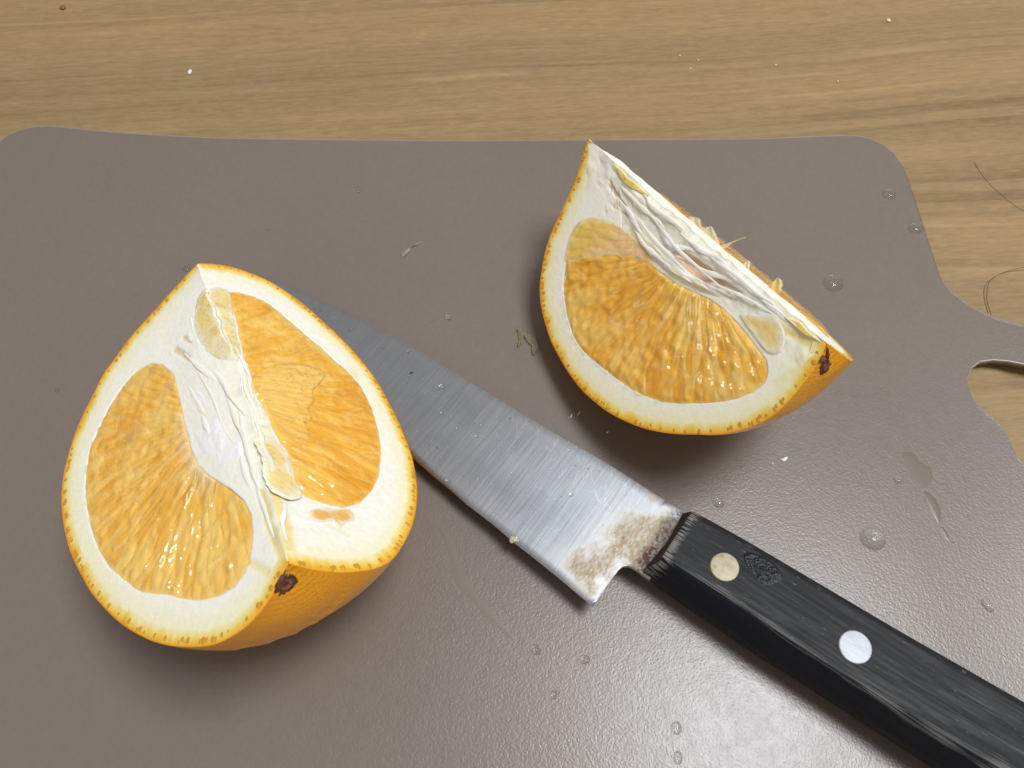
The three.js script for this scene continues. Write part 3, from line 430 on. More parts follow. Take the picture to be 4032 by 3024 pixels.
strands(left, 1, [[-8, 0.6, 10, 1.4, 0.4], [-2, 1.6, 12, 2.8, 0.5], [4, 1.0, 22, 0.8, 0.5], [-12, 0.8, -2, 1.4, 0.3], [8, 3.4, 20, 4.4, 0.5], [20, 1.6, 31, 1.2, 0.2]], 971);

// ---------- knife ----------
{
  const A = V([29.5236, 6.5, 38.13836]), e1 = V([-0.8014885, -0.03497858, -0.59698633]).normalize(), e2 = V([0.59735187, 0, -0.80197926]).normalize(), e3 = V([-0.0280521, 0.99938806, -0.02089452]).normalize();
  const base = [A.x, 0, A.z], g = thing('kitchen_knife', 'kitchen knife with stained steel blade and riveted black wooden handle', 'knife', base);
  const P = (a, b, h) => { const p = A.clone().addScaledVector(e1, a).addScaledVector(e2, b).addScaledVector(e3, h); return [p.x, p.y, p.z]; };
  const spine = pairs([-6, 7.0, 0, 7.1, 9.5, 7.05, 16, 7.05, 22.4, 6.8, 28.7, 6.35, 36.1, 6.05, 44.8, 5.8, 52.6, 5.6, 58.8, 5.4, 68.4, 5.1, 78.5, 4.4, 88.6, 3.3, 98.6, 1.9, 104.8, 1.0, 110.2, -0.2, 114, -1.5, 117, -2.9]);
  const edge = pairs([-6, -8.2, 0, -8.2, 1.8, -8.25, 2.6, -8.5, 3.3, -9.2, 3.62, -10.4, 3.72, -13, 3.74, -18.95, 5, -18.8, 10.5, -18.35, 17, -17.95, 23.4, -17.7, 28.6, -17.2, 35.5, -17, 40.6, -16.5, 45.4, -16.2, 50.1, -15.7, 60, -14.6, 72, -12.8, 86, -9.9, 98, -6.9, 108, -4.4, 114, -3.3, 117, -2.95]);
  const xs = [-2.2, -1, 0, 1, 1.8, 2.2, 2.6, 3, 3.3, 3.45, 3.62, 3.68, 3.72, 3.74]; for (let x = 4.2; x < 117; x += x < 100 ? 1.2 : 0.6) xs.push(x); xs.push(116.95);
  const nb = 26, th = (a, b) => { const eb = interp(edge, a), sb = interp(spine, a), d = b - eb, body = 0.32 + 0.4 * ss(0, 22, a < 3.74 ? b + 18.95 : d), tip = lerp(0.45, 1, ss(117, 60, a)); return a < 3.74 ? body * tip : tip * (d < 0.75 ? lerp(0.03, 0.28, d / 0.75) : body * ss(-2, 1.5, d + 0.6)); };
  const rows = (side) => {
    const pos = [], uv = [], idx = [];
    xs.forEach((a, i) => { const eb = interp(edge, a), sb = interp(spine, a); for (let j = 0; j <= nb; j++) { const b = j === 0 ? eb : j === 1 ? Math.min(eb + 0.75, lerp(eb, sb, 0.3)) : lerp(Math.min(eb + 0.75, lerp(eb, sb, 0.3)), sb, (j - 1) / (nb - 1)), h = th(a, b) - (j === nb ? 0.12 : 0); pos.push(...P(a, b, side * h)); uv.push((a + 6) / 124, (b + 22) / 31); } });
    for (let i = 0; i < xs.length - 1; i++) for (let j = 0; j < nb; j++) { const p = i * (nb + 1) + j, q = p + nb + 1; if (side > 0) idx.push(p, q, p + 1, p + 1, q, q + 1); else idx.push(p, p + 1, q, p + 1, q + 1, q); }
    return geo(pos, idx, { uv, base });
  };
  const wall = (line, flip, y) => { const pos = [], uv = [], idx = []; xs.forEach((a, i) => { const b = interp(line, a), h = th(a, b) - (line === spine ? 0.12 : 0); for (const s of [1, -1]) { pos.push(...P(a, b, s * h)); uv.push((a + 6) / 124, y); } if (i) { const p = 2 * i - 2; flip ? idx.push(p, p + 1, p + 2, p + 1, p + 3, p + 2) : idx.push(p, p + 2, p + 1, p + 1, p + 2, p + 3); } }); return geo(pos, idx, { uv, base }); };
  const stain = pairs([7.8, 0.9, 5.8, 4.3, 2.3, 4.9, -2, 4.6, -2, -8.4, 2, -8.3, 4.0, -9.5, 4.2, -17.2, 8, -18, 12.4, -16.8, 12.5, -13.3, 9.4, -7.9, 9.6, -3.8]);
  const TW = 2048, TH = 512, Au = (x) => x / TW * 124 - 6, Bu = (y) => y / TH * 31 - 22;
  const scr = []; for (let i = 0; i < 90; i++) { const a = lerp(5, 100, rnd()), b = lerp(-16, 6, rnd()), an = rnd() * 3.1, l = lerp(0.5, 3.5, rnd() * rnd()); scr.push([a, b, a + l * Math.cos(an), b + l * Math.sin(an), lerp(0.3, 1, rnd())]); }
  for (let i = 0; i < 60; i++) { const a = lerp(8, 40, rnd()), b = lerp(-2, 6.4, rnd()), an = lerp(0.2, 1.6, rnd()), l = lerp(0.6, 3, rnd()); scr.push([a, b, a + l * Math.cos(an), b + l * Math.sin(an), lerp(0.3, 1, rnd())]); }
  const sc = new Float32Array(TW * TH);
  for (const [x0, y0, x1, y1, s] of scr) for (let i = 0; i <= 60; i++) { const t = i / 60, px = Math.round((lerp(x0, x1, t) + 6) / 124 * TW), py = Math.round((lerp(y0, y1, t) + 22) / 31 * TH); if (px >= 0 && py >= 0 && px < TW && py < TH) sc[py * TW + px] = s; }
  const streak = (a, b) => 0.45 * noise(a * 3.6 + 0.35 * noise(b * 0.15, a * 0.1, 1), b * 0.16, 801) + 0.4 * noise(a * 7.5, b * 0.2, 802) + 0.06 * noise(a * 1.3, b * 0.06, 803) + 0.12 * noise(a * 0.3, b * 3.2, 804);
  const st = (a, b) => { const d = polyDist(stain, a, b), n = fbm(a * 0.5, b * 0.35, 811, 4), f = fbm(a * 3.2, b * 1.4, 815, 3); return ss(-2.4, 3.2, d + 3.2 * n) * clamp(0.8 + 0.45 * f); };
  const map = dataTex(TW, TH, (x, y) => {
    const a = Au(x), b = Bu(y), k = streak(a, b), t = 0.95 + 0.045 * k + 0.04 * noise(a * 0.1, b * 0.1, 7); let c = [0.42 * t, 0.435 * t, 0.455 * t]; c = c.map((v) => v + 0.25 * sc[y * TW + x]);
    const s = a < 22 ? st(a, b) : 0; c = mix3(c, [0.33 * t, 0.228 * t, 0.088 * t], 0.8 * s);
    const rust = (1 - ss(0.2, 2.6 + 1.4 * noise(b * 0.5, 3, 5), a + 0.9 * noise(a * 2, b * 2, 6))) * 0.85 + 0.9 * (1 - ss(0.3, 1.7, Math.hypot(a - 0.6, (b + 4.6) * 0.5) + 0.6 * noise(a * 2, b * 2, 8))); c = mix3(c, [0.07, 0.032, 0.014], clamp(rust * (0.65 + 0.5 * noise(a * 3, b * 3, 9))));
    const pit = noise(a * 1.1, b * 1.1, 821) > 0.93 ? 0.5 : 0; return S3(mix3(c, [0.08, 0.08, 0.08], pit));
  }, true);
  const rm = dataTex(TW, TH, (x, y) => { const a = Au(x), b = Bu(y), s = a < 22 ? st(a, b) : 0, ru = 1 - ss(0.2, 3, a); return [0, clamp(0.33 + 0.04 * streak(a, b) + 0.05 * fbm(a * 0.06, b * 0.1, 831) + 0.3 * s + 0.2 * ru), clamp(1 - 0.45 * s - 0.8 * ru)]; });
  const bp = dataTex(TW, TH, (x, y) => { const a = Au(x), b = Bu(y), v = 0.5 + 0.4 * streak(a, b) - 0.3 * sc[y * TW + x]; return [v, v, v]; });
  const steel = phys({ map, roughnessMap: rm, metalnessMap: rm, roughness: 1, metalness: 1, bumpMap: bp, bumpScale: 0.000004 });
  const blade = mesh('blade', mergeGeometries([rows(1), rows(-1), wall(spine, true, 0.9)]), steel, g);
  mesh('cutting_edge', mergeGeometries([wall(edge, false, 0.35)]), std({ color: RGB(0.72, 0.73, 0.75), metalness: 1, roughness: 0.28 }), g);

  // handle: loft of rounded, chamfered sections
  const up = pairs([-120, 12.5, -90, 10.8, -64, 9.3, -56.9, 8.9, -43.2, 8.1, -28.3, 7.5, -13.7, 6.9, -1.7, 6.1, 0, 6.0]), lo = pairs([-120, -0.5, -90, -2.3, -63, -3.5, -55, -3.9, -45, -4.4, -34, -4.7, -26, -4.8, -9.3, -5.2, -2, -5.4, 0, -5.4]), sil = pairs([-120, -4, -90, -5.4, -56, -6.7, -42, -7.1, -26, -7.8, -9.6, -7.9, 0, -8.0]);
  const sect = (a) => { const u = interp(up, a), l = interp(lo, a), s = interp(sil, a), T = 6.2 + 0.02 * -a * 0.2, B = -6.3; return [[l + 0.5, T, 0], [l + 2, T + 0.05, 1], [lerp(l, u, 0.5), T + 0.12, 1], [u - 1.2, T + 0.02, 1], [u - 0.35, T - 0.12, 1], [u + 0.35, T - 0.8, 2], [u + 0.75, T - 2.2, 2], [u + 0.9, 0, 2], [u + 0.6, B + 2, 2], [u - 1, B + 0.1, 3], [lerp(s, u, 0.5), B, 3], [s + 2.4, B + 0.1, 3], [s + 0.8, B + 1.6, 4], [s, -2.4, 4], [s + 0.05, 0.2, 4], [s + 0.5, 2.6, 4], [l - 0.75, T - 1.3, 4], [l - 0.1, T - 0.25, 4], [l + 0.5, T, 0]]; };
  const as = [0, -0.05]; for (let a = -0.6; a > -3; a -= 0.4) as.push(a); for (let a = -4; a >= -118; a -= 2) as.push(a);
  const front = (a, h) => a + (h > 0 ? -2.0 * ss(0, 6.2, h) : 0) + 0.25 * noise(h * 0.7, a, 3);   // the end is cut at a slant
  const pos = [], uv = [], idx = []; let per = 0;
  as.forEach((a, i) => { const S = sect(a); let acc = 0; const k = clamp(1 + a / 6), inset = i === 0 ? 0.45 : i === 1 ? 0.25 : 0; S.forEach(([b, h], j) => { if (j) acc += Math.hypot(b - S[j - 1][0], h - S[j - 1][1]); const bc = lerp(b, 0, inset * 0.06), hc = lerp(h, 0, inset * 0.1); pos.push(...P(lerp(a, front(a, h), k), bc, hc)); uv.push((a + 120) / 122, acc / 56); }); });
  const n = 19; for (let i = 0; i < as.length - 1; i++) for (let j = 0; j < n - 1; j++) { const p = i * n + j, q = p + n; idx.push(p, p + 1, q, p + 1, q + 1, q); }
  const HW = 2048, HH = 1024;
  const worn = (a, v) => { const front_ = (1 - ss(0.4, 3.2 + 1.6 * noise(v * 3, 1, 5), -a - 0.3)) * ss(-0.15, 0.6, noise(v * 5.5, a * 0.25, 841) + 0.35), d = Math.min(Math.abs(v - 0.2), Math.abs(v - 55.0 + 0)), ridge = 0; return clamp(front_); };
  const fib = (a, v) => 0.5 * noise(a * 0.14, v * 4.2, 851) + 0.3 * noise(a * 0.3, v * 9, 852) + 0.2 * noise(a * 0.05, v * 1.4, 853);
  const perim = (() => { const S = sect(-30); let acc = 0; return S.map((q, j) => (j ? acc += Math.hypot(q[0] - S[j - 1][0], q[1] - S[j - 1][1]) : 0)); })();
  const hmap = dataTex(HW, HH, (x, y) => {
    const a = x / HW * 122 - 120, v = y / HH * 56, f = fib(a, v), tot = perim[18], dl = Math.min(v, Math.abs(tot - v)), top = v < 12.5 ? 1 : 0;
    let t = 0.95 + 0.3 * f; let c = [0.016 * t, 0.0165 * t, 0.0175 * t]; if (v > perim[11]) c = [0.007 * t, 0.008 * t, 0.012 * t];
    const grey = clamp(0.6 * (1 - ss(0, 1.2, dl + 0.7 * noise(a * 0.2, v, 9))) * clamp(0.45 + fib(a, v * 1.3 + 7) * 1.6) + 0.7 * worn(a, v) + 0.25 * top * ss(0.35, 0.6, f) * ss(-40, -70, a));
    c = mix3(c, [0.25, 0.235, 0.21], grey); const spk = top && noise(a * 0.5, v * 5, 861) > 0.86 ? 0.3 : 0; return S3(mix3(c, [0.22, 0.21, 0.2], spk));
  }, true);
  const hbump = dataTex(HW, HH, (x, y) => { const a = x / HW * 122 - 120, v = y / HH * 56, b = 0.5 + 0.4 * fib(a, v); return [b, b, b]; });
  const hrough = dataTex(512, 512, (x, y) => { const v = 0.56 + 0.1 * noise(x * 0.05, y * 0.3, 871); return [v, v, v]; });
  const wood = phys({ map: hmap, bumpMap: hbump, bumpScale: 0.000015, roughnessMap: hrough, roughness: 1, specularIntensity: 0.4 });
  const handle = mesh('handle', geo(pos, idx, { uv, base }), wood, g);
  // front end of the handle
  const S0 = sect(0).slice(0, 18), ep = [], ei = [], ec = []; ep.push(...P(-0.9, 0, 0)); ec.push(0.012, 0.01, 0.009);
  S0.forEach(([b, h]) => { ep.push(...P(front(0, h), lerp(b, 0, 0.027), lerp(h, 0, 0.045))); const q = 0.02 + 0.05 * clamp(noise(b * 2, h * 2, 5)); ec.push(q, q * 0.9, q * 0.8); });
  S0.forEach((_, j) => ei.push(0, 1 + (j + 1) % 18, 1 + j));
  mesh('handle_end', geo(ep, ei, { base, col: ec }), std({ vertexColors: true, roughness: 0.8 }), g);
  // rivets
  const rivet = (a, b, r, color, rough, lab) => {
    const tex = dataTex(128, 128, (x, y) => { const n = noise(x * 0.02, y * 0.5, 881) * 0.5 + 0.5, m = fbm(x * 0.05, y * 0.05, 883), t = 0.8 + 0.25 * n; return S3(mix3(color, [0.30, 0.22, 0.09], lab === 'gold' ? clamp(m * 1.5) : 0).map((v) => v * t)); }, true);
    const c = sheet(40, 6, (x, y) => { const an = x * 2 * Math.PI, rr = r * [0, 0.5, 0.9, 0.96, 1, 1, 1][Math.round(y * 6)], h = 6.32 + 0.02 * -a * 0.2 + [0.10, 0.09, 0.05, 0.02, -0.05, -0.2, -0.5][Math.round(y * 6)]; return { p: P(a + rr * Math.cos(an), b + rr * Math.sin(an), h), uv: [0.5 + 0.5 * rr / r * Math.cos(an), 0.5 + 0.5 * rr / r * Math.sin(an)] }; }, { base });
    const m = mesh('rivet', c, std({ map: tex, metalness: 0.45, roughness: rough }), handle); return m;
  };
  rivet(-12.3, 0.1, 2.7, [0.38, 0.33, 0.23], 0.55, 'gold').userData.label = 'tarnished yellowish rivet near the blade';
  rivet(-37.5, 1.0, 2.85, [0.42, 0.425, 0.45], 0.55, 'white').userData.label = 'clean bright rivet';
  // wet, rough patch between the rivets
  const pp = spline(pairs([-13.9, 4.3, -15.2, 5.5, -18.6, 6.0, -21.2, 5.3, -22.0, 4.4, -21.5, 2.9, -19.2, 0.6, -17.4, 1.6, -15.3, 2.6]), 120, true), pc = [-18.2, 3.6], wp = [], wi = [];
  wp.push(...P(pc[0], pc[1], 6.4));
  for (let k = 1; k <= 50; k++) for (let i = 0; i < 120; i++) { const u = k / 50, a = lerp(pc[0], pp[i][0], u), b = lerp(pc[1], pp[i][1], u); wp.push(...P(a, b, 6.26 + 0.06 * (1 - u) + (1 - Math.pow(u, 6)) * (0.08 + 0.07 * noise(a * 3.4, b * 3.4, 891) + 0.03 * noise(a * 6, b * 6, 892)) - 0.05 * ss(0.9, 1, u) + 0.08)); }
  for (let i = 0; i < 120; i++) wi.push(0, 1 + (i + 1) % 120, 1 + i);
  for (let k = 0; k < 49; k++) for (let i = 0; i < 120; i++) { const a = 1 + k * 120 + i, b = 1 + k * 120 + (i + 1) % 120; wi.push(a, b, a + 120, b, b + 120, a + 120); }
  const wg = geo(wp, wi, { base });
  const wm = mesh('wet_patch', wg, phys({ color: RGB(0.006, 0.007, 0.011), roughness: 0.42, specularIntensity: 0.45 }), handle); wm.userData.label = 'glossy black wet patch beside the yellowish rivet';

  // droplets on the blade
  const DR = [68.6, 3.7, 0.59, 56.7, 1.0, 0.76, 52.6, -4.0, 0.49, 43.2, -4.0, 0.38, 61.4, 4.7, 0.22, 58.7, 5.3, 0.24, 61.3, 0.2, 0.22, 52.9, 5.2, 0.19, 56.3, -1.9, 0.24, 53.4, -1.3, 0.22, 41.9, -15.2, 0.49, 45.7, -14.8, 0.27, 19.6, -3.0, 0.49, 26.1, -0.7, 0.24, 47.7, -4.9, 0.24, 44.0, -1.3, 0.24, 68.8, 1.4, 0.19, 70.9, 3.1, 0.19, 73.2, 3.8, 0.16, 74.1, 4.3, 0.19, 66.1, 3.2, 0.16, 46.6, -0.1, 0.19, 32.1, -6.2, 0.22, 37.0, -11.3, 0.16, 34.8, 5.9, 0.19, 32.9, 5.9, 0.16, 46.8, 5.3, 0.16, 46.0, 5.0, 0.16, 29.2, 6.0, 0.16, 30.3, 5.7, 0.16, 25.6, 4.8, 0.19, 21.5, 5.2, 0.16, 53.5, 2.4, 0.14, 47.5, 2.6, 0.14, 50.0, 0.8, 0.14, 48.8, -3.0, 0.16, 46.3, -12.0, 0.14, 42.8, -10.8, 0.14, 70.0, -1.8, 0.16, 61.2, -6.7, 0.14];
  globalThis.bladeDrops = []; for (let i = 0; i < DR.length; i += 3) { const a = DR[i], b = DR[i + 1]; bladeDrops.push({ p: P(a, b, th(a, b) - 0.02), r: DR[i + 2], n: e3 }); }
  globalThis.bladePoint = P;
}

// ---------- water and juice ----------
const water = phys({ color: RGB(1, 0.99, 0.98), transmission: 1, thickness: 0.002, roughness: 0.02, ior: 1.42, transparent: true, opacity: 0.4 });
const capGeo = (r, hgt, sx, seed) => {                         // a rounded drop, flat underneath, outline a little uneven
  const nu = 40, nv = 14, pos = [0, hgt * r, 0], idx = [], w = (i) => 1 + 0.07 * noise(Math.cos(i / nu * 6.2832) * 1.3 + seed, Math.sin(i / nu * 6.2832) * 1.3, 901);
  for (let j = 1; j <= nv; j++) { const t = j / nv * Math.PI * 0.5, rr = r * Math.sin(t), y = hgt * r * Math.pow(Math.cos(t), 1.25); for (let i = 0; i < nu; i++) { const a = i / nu * 2 * Math.PI, k = lerp(1, w(i), Math.sin(t)); pos.push(rr * k * Math.cos(a) * sx, y, rr * k * Math.sin(a) / Math.sqrt(sx)); } }
  for (let i = 0; i < nu; i++) idx.push(0, 1 + (i + 1) % nu, 1 + i);
  for (let j = 0; j < nv - 1; j++) for (let i = 0; i < nu; i++) { const a = 1 + j * nu + i, b = 1 + j * nu + (i + 1) % nu; idx.push(a, b, a + nu, b, b + nu, a + nu); }
  return geo(pos, idx);
};
function drop(x, z, r, label, { sx = 1, turn = 0, hgt = 0.5, group } = {}) {
  const o = mesh(numbered('water_drop'), capGeo(r, hgt, sx, x + z), water); o.position.set(x * mm, (boardLift(x) - 0.03) * mm, z * mm); o.rotation.y = turn;
  if (boardLift(x) > 0.05) o.rotation.z = Math.atan((boardLift(x + 0.5) - boardLift(x - 0.5)));
  return tag(o, label, 'water drop', group);
}
drop(78.5, -27.9, 2.5, 'large clear drop right of the smaller wedge, inside the board edge', {});
drop(98.4, -55.9, 1.75, 'clear drop near the rounded corner at the back right of the board', { sx: 1.1 });
drop(102.4, -44.3, 1.75, 'clear drop right on the slanting right edge of the board', { sx: 1.15, turn: 0.1 });
drop(74.1, 36.1, 2.55, 'largest clear drop, behind the knife handle on the shiny part of the board', { sx: 1.03 });
drop(43.4, 28.2, 1.25, 'small drop just behind the front end of the knife handle', {});
drop(82.3, 23.2, 0.95, 'small round drop beside the wet juice smear', {});
drop(93.6, 49.5, 1.3, 'oval drop near the right frame edge, past the knife handle', { sx: 0.75, turn: 0.5 });
drop(30.2, 71.6, 1.1, 'upper of the two drops below the knife handle at the bottom edge', { sx: 0.95 });
drop(30.0, 76.5, 1.05, 'lower of the two drops below the knife handle at the bottom edge', { sx: 0.8 });
drop(4.5, 57.8, 1.1, 'slanted drop at the end of the long wet streak', { sx: 0.8, turn: 0.8 });
drop(13.9, 59.6, 0.95, 'small drop below the heel of the blade, right of the streak end', { sx: 1.15, turn: -0.3 });
drop(7.8, 65.9, 0.75, 'small slanted drop below the other two under the blade heel', { sx: 1.3, turn: 0.8 });
drop(-80.5, -32.3, 1.15, 'drop touching the tip of the larger orange piece', { sx: 1.05 });
drop(-40.7, -58.9, 0.5, 'upper of a pair of tiny beads near the back of the board', { hgt: 0.7 });
drop(-40.3, -57.1, 0.6, 'lower of a pair of tiny beads near the back of the board', { hgt: 0.7 });
drop(-62.2, -44.4, 0.4, 'single tiny bead behind the larger orange piece', { hgt: 0.7 });
drop(-102.9, 1.6, 0.6, 'tiny bead left of the larger orange piece', { hgt: 0.6 });
drop(5.3, -31.9, 0.9, 'flat little drop touching the left side of the smaller wedge', { sx: 1.4, hgt: 0.3 });
drop(90.4, 36.6, 0.4, 'tiny bead at the lower end of the juice smear', { hgt: 0.6 });
{
  const small = []; for (let i = 0; i < 46; i++) small.push([lerp(-95, 100, rnd()), lerp(-70, 74, rnd()), lerp(0.1, 0.24, rnd() * rnd())]);
  let first;
  for (const q of small) {                                     // fine spray, seen as single bright specks
    if (Math.hypot(q[0] + 45, q[1] - 24) < 50 || Math.hypot(q[0] - 35, q[1] + 12) < 46 || (q[0] > -50 && q[0] < 110 && Math.abs((q[1] - 38) - (q[0] - 29) * 0.74) < 24)) continue;
    const o = first ? first.clone() : mesh('water_speck', capGeo(0.2, 0.7, 1, 3), water); o.name = numbered('water_speck'); if (first) scene.add(o); first = first ?? o;
    o.position.set(q[0] * mm, (boardLift(q[0]) - 0.02) * mm, q[1] * mm); o.scale.setScalar(q[2] / 0.2); tag(o, 'tiny speck of water sprayed on the board', 'water speck', 'specks of water sprayed on the board');
  }
  let fd;
  for (const d of bladeDrops) {
    const o = fd ? fd.clone() : mesh('water_droplet', capGeo(0.3, 0.62, 1, 9), water); o.name = numbered('water_droplet'); if (fd) scene.add(o); fd = fd ?? o;
    o.position.set(d.p[0] * mm, d.p[1] * mm, d.p[2] * mm); o.scale.setScalar(d.r / 0.3); o.quaternion.setFromUnitVectors(new THREE.Vector3(0, 1, 0), d.n); tag(o, 'tiny bead of juice on the steel knife blade', 'droplet', 'beads of juice on the blade');
  }
}
// thin wet films
const juice = phys({ color: RGB(0.172, 0.14, 0.108), roughness: 0.28, ior: 1.4 });
function film(name, outline, label, category, h = 0.05, mat = juice) {
  const R = spline(outline, 140, true); let cx = 0, cz = 0; for (const p of R) { cx += p[0] / R.length; cz += p[1] / R.length; }
  const pos = [cx, h, cz], idx = [], K = 10;
  for (let k = 1; k <= K; k++) R.forEach((p) => { const u = k / K; pos.push(lerp(cx, p[0], u), 0.015 + h * (1 - u * u * u), lerp(cz, p[1], u)); });
  for (let i = 0; i < 140; i++) idx.push(0, 1 + (i + 1) % 140, 1 + i); for (let k = 0; k < K - 1; k++) for (let i = 0; i < 140; i++) { const a = 1 + k * 140 + i, b = 1 + k * 140 + (i + 1) % 140; idx.push(a, b, a + 140, b, b + 140, a + 140); }
  let g = geo(pos, idx, { base: [cx, 0, cz] }); const n = g.attributes.normal; if (n.getY(0) < 0) { g.setIndex(Array.from(g.index.array).reverse()); g.computeVertexNormals(); }
  const o = mesh(numbered(name), g, mat); o.position.set(cx * mm, 0, cz * mm); return tag(o, label, category);
}
film('juice_smear', pairs([84.8, 16.8, 87.3, 17.1, 87.8, 18.6, 89.0, 19.2, 90.7, 20.1, 91.2, 22.2, 90.0, 24.0, 88.4, 24.6, 87.5, 25.1, 85.9, 24.0, 85.2, 21.0]), 'upper wide patch of spilt juice near the handle hole', 'juice');
film('juice_smear', pairs([87.2, 25.7, 88.6, 26.3, 89.8, 29.2, 89.4, 31.4, 88.6, 32.8, 87.6, 30.3]), 'narrow middle part of the spilt juice near the handle hole', 'juice', 0.1);
film('juice_smear', pairs([88.6, 33.2, 89.6, 34.0, 90.1, 36.4, 90.1, 37.1, 89.3, 36.4]), 'small last streak of the spilt juice near the handle hole', 'juice', 0.06);
{ const c = spline([[-16.4, 31.8], [-13.1, 36.3], [-10.2, 44.2], [-5.6, 49.9], [0.4, 56]], 40), L = [], Rr = []; c.forEach((p, i) => { const w = (0.35 + 0.75 * Math.sin(Math.PI * i / 39)) * (1 + 0.3 * noise(i * 0.4, 2, 3)); L.push([p[0] - w * 0.8, p[1] + w * 0.6]); Rr.unshift([p[0] + w * 0.8, p[1] - w * 0.6]); });
  const pos = [], idx = []; c.forEach((p, i) => { for (const t of [0, 0.25, 0.5, 0.75, 1]) { const a = L[i], b = Rr[39 - i]; pos.push(lerp(a[0], b[0], t), 0.012 + 0.02 * Math.sin(Math.PI * t), lerp(a[1], b[1], t)); } }); for (let i = 0; i < 39; i++) for (let j = 0; j < 4; j++) { const p = i * 5 + j; idx.push(p, p + 5, p + 1, p + 1, p + 5, p + 6); }
  const faint = phys({ color: RGB(0.178, 0.147, 0.117), roughness: 0.31, ior: 1.45 }), g = geo(pos, idx, { base: [-10, 0, 44] }); if (g.attributes.normal.getY(10) < 0) { g.setIndex(Array.from(g.index.array).reverse()); g.computeVertexNormals(); }
  const o = mesh('wet_streak', g, faint); o.position.set(-10 * mm, 0, 44 * mm); tag(o, 'long thin wet streak on the board below the blade', 'juice streak'); }

// ---------- scraps ----------
const scrapM = phys({ color: RGB(0.36, 0.31, 0.2), transmission: 0.5, thickness: 0, roughness: 0.35, ior: 1.36 });
{
  const sc = (pts, w, name, label, hh = 0.5, mat = scrapM) => {
    const c = new THREE.CatmullRomCurve3(pts.map((p) => V([p[0], p[2] ?? hh, p[1]]))), b = [pts[0][0], 0, pts[0][1]];
    const g = sheet(8, 30, (a, t) => { const p = c.getPoint(t), tg = c.getTangent(t), x = (a - 0.5) * 2, ww = w * Math.sqrt(Math.max(0.02, Math.sin(Math.PI * clamp(t, 0.03, 0.97)))) * (1 + 0.3 * noise(t * 6, x * 2, 931)); return { p: [p.x - tg.z * x * ww, p.y + 0.18 * Math.sin(x * 2.4 + t * 5) + 0.1, p.z + tg.x * x * ww] }; }, { base: b });
    const o = mesh(numbered(name), g, mat); o.position.set(b[0] * mm, 0, b[2] * mm); return o;
  };
  tag(sc([[1.2, -14.6], [2.0, -13.4], [2.1, -11.4], [1.4, -9.6]], 0.55, 'pulp_scrap'), 'left curl of the torn pulp skin in the shadow of the smaller wedge', 'pulp scrap');
  tag(sc([[2.4, -13.2], [4.2, -12], [5.3, -10], [5.0, -7.4]], 0.9, 'pulp_scrap'), 'right curl of the torn pulp skin in the shadow of the smaller wedge', 'pulp scrap');
  const dull = phys({ color: RGB(0.30, 0.27, 0.21), roughness: 0.25, clearcoat: 0.6, clearcoatRoughness: 0.1 });
  tag(sc([[-25.6, -38.6], [-26.7, -36.9], [-27.2, -35.6]], 0.45, 'pulp_scrap', '', 0.12, dull), 'flat pale smear of pulp on the board behind the blade tip', 'pulp scrap');
  tag(sc([[-22.2, -41], [-24, -39.6], [-25.2, -38.9]], 0.18, 'pulp_scrap', '', 0.1, dull), 'thin hair-like pulp strand behind the pale smear on the board', 'pulp scrap');
  tag(sc([[-16, -18.6], [-15.3, -18.1], [-14.6, -17.2]], 0.5, 'pulp_scrap', '', 0.1, phys({ color: RGB(0.26, 0.23, 0.15), roughness: 0.3 })), 'faint yellowish fleck of pulp above the middle of the blade', 'pulp scrap');
  const fib = [[12.7, 8.8, 13.4, 7.6], [14.4, 8.2, 15.2, 6.9], [58, 18.7, 59.6, 18.1], [55.8, 19.6, 56.3, 19.2], [20.6, 12.2, 21.2, 12]], where = ['left of the two white fibres between the blade and the smaller wedge', 'right of the two white fibres between the blade and the smaller wedge', 'white pith fibre on the board right of the smaller wedge, largest', 'white pith speck left of the largest fibre', 'tiny white fibre close to the blade spine'];
  const white = phys({ color: RGB(0.86, 0.86, 0.84), roughness: 0.4 });
  fib.forEach((f, i) => tag(sc([[f[0], f[1]], [(f[0] + f[2]) / 2 + 0.1, (f[1] + f[3]) / 2], [f[2], f[3]]], i === 2 ? 0.3 : 0.13, 'pith_fibre', '', 0.12, white), where[i], 'pith fibre'));
  // crumb of pulp caught on the cutting edge
  const q = bladePoint(23.4, -17.2, 0.3), ig = new THREE.IcosahedronGeometry(0.0007, 4), ip = ig.attributes.position; for (let i = 0; i < ip.count; i++) { const k = 1 + 0.4 * noise(ip.getX(i) * 2600, ip.getY(i) * 2600 + ip.getZ(i) * 1800, 941); ip.setXYZ(i, ip.getX(i) * k * 1.15, ip.getY(i) * k * 0.7, ip.getZ(i) * k); } ig.computeVertexNormals();
  const cr = mesh('pulp_crumb', ig, phys({ color: RGB(0.42, 0.40, 0.26), roughness: 0.25, clearcoat: 0.7 })); cr.position.set(q[0] * mm, q[1] * mm, q[2] * mm); tag(cr, 'wet greenish crumb of pulp caught on the cutting edge', 'pulp crumb');
  const q2 = bladePoint(64.5, -0.2, 0.65), sg = new THREE.SphereGeometry(0.0003, 10, 8); sg.scale(1.6, 0.4, 0.8); const sp = mesh('dark_speck', sg, std({ color: RGB(0.03, 0.03, 0.03), roughness: 0.7 })); sp.position.set(q2[0] * mm, q2[1] * mm, q2[2] * mm); sp.rotation.y = 0.4; tag(sp, 'small dark speck on the upper blade', 'speck');
  // crumbs on the table
  const crumb = (x, z, r, c, label, st = 1) => { const g = new THREE.IcosahedronGeometry(r * mm, 2); g.scale(1, 0.5, st); const o = mesh(numbered('table_crumb'), g, std({ color: RGB(...c), roughness: 0.6 })); o.position.set(x * mm, (-2.2 + r * 0.4) * mm, z * mm); tag(o, label, 'crumb'); };
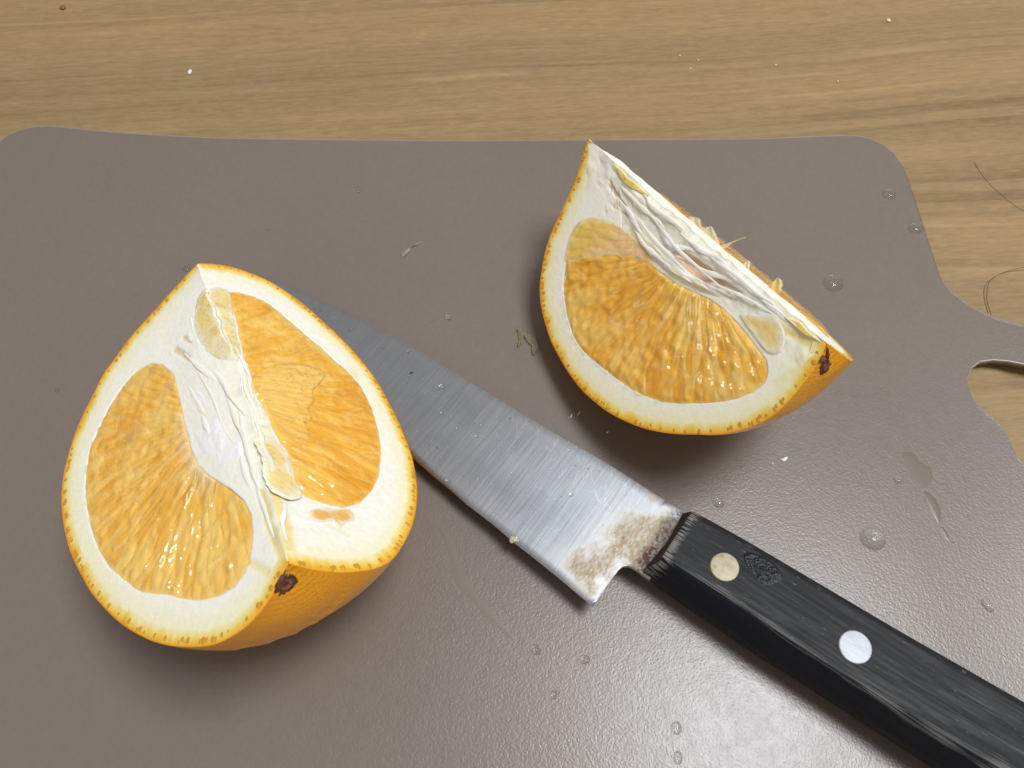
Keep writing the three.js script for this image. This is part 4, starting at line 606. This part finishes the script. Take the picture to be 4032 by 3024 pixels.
  crumb(-94.6, -104.9, 0.55, [0.74, 0.72, 0.68], 'white rice-like crumb on the table behind the board', 1.9);
  crumb(-139.7, -133.6, 0.9, [0.22, 0.10, 0.03], 'brown crumb on the table at the top left edge of the photo');
  crumb(115.8, -127.7, 0.65, [0.72, 0.62, 0.5], 'pinkish crumb near the top right corner of the table');
  const sm = [[55.3, -110], [50, -112, 1], [52.6, -106.5], [95, -101], [78, -108]]; const wh = ['first of three pale crumbs behind the smaller wedge, middle', 'pale crumb behind the smaller wedge, farthest back of three', 'pale crumb behind the smaller wedge, nearest of three', 'pale crumb on the table behind the board corner', 'pale crumb between the three crumbs and the corner crumb'];
  sm.forEach((s, i) => crumb(s[0], s[1], 0.3, [0.6, 0.5, 0.36], wh[i]));
  // hairs on the table
  const hair = (pts, label) => { const c = new THREE.CatmullRomCurve3(pts.map((p) => V([p[0] * mm, (p[2] ?? -2.05) * mm, p[1] * mm]))); const o = mesh(numbered('hair_strand'), new THREE.TubeGeometry(c, 60, 0.000045, 6), std({ color: RGB(0.16, 0.09, 0.04), roughness: 0.5 })); tag(o, label, 'hair'); };
  hair([[125.8, -69.5], [126.6, -65.1], [128.7, -59.7], [133, -53.4], [140, -48]], 'dark hair lying on the table behind the board handle');
  hair([[134, -34], [126.9, -33.3], [123, -32.6], [119, -30.6], [116.7, -28.1], [115.6, -24.1], [115.4, -20.5]], 'outer of two looped hairs beside the board handle');
  hair([[134, -35.4], [127, -34], [121.7, -32.2], [118.1, -29.3], [116.2, -24.1], [116.0, -20]], 'inner of two looped hairs beside the board handle');
}

// ---------- ceiling lamp ----------
{
  const p = LAMP.p, g = thing('ceiling_lamp', 'round white ceiling lamp above the table, to the right', 'lamp', [p[0] * 1000, p[1] * 1000, p[2] * 1000]);
  const body = new THREE.CylinderGeometry(LAMP.size * 0.6, LAMP.size * 0.6, 0.06, 48); body.translate(0, 0.06, 0);
  mesh('lamp_body', body, std({ color: RGB(0.8, 0.8, 0.8), roughness: 0.6 }), g);
  const dif = new THREE.CircleGeometry(LAMP.size * 0.56, 48); dif.rotateX(Math.PI / 2); dif.translate(0, 0.02, 0);
  mesh('lamp_diffuser', dif, std({ color: RGB(0.9, 0.9, 0.9), emissive: RGB(0.9, 0.945, 1), emissiveIntensity: 3 }), g);
  const l = new THREE.RectAreaLight(0xffffff, LAMP.power, LAMP.size, LAMP.size); l.color.setRGB(0.90, 0.945, 1.0); l.position.set(p[0], p[1] + 0.01, p[2]); l.lookAt(p[0], p[1] - 1, p[2]); l.castShadow = true; l.name = 'lamp_light'; scene.add(l);
}

renderer.render(scene, camera);
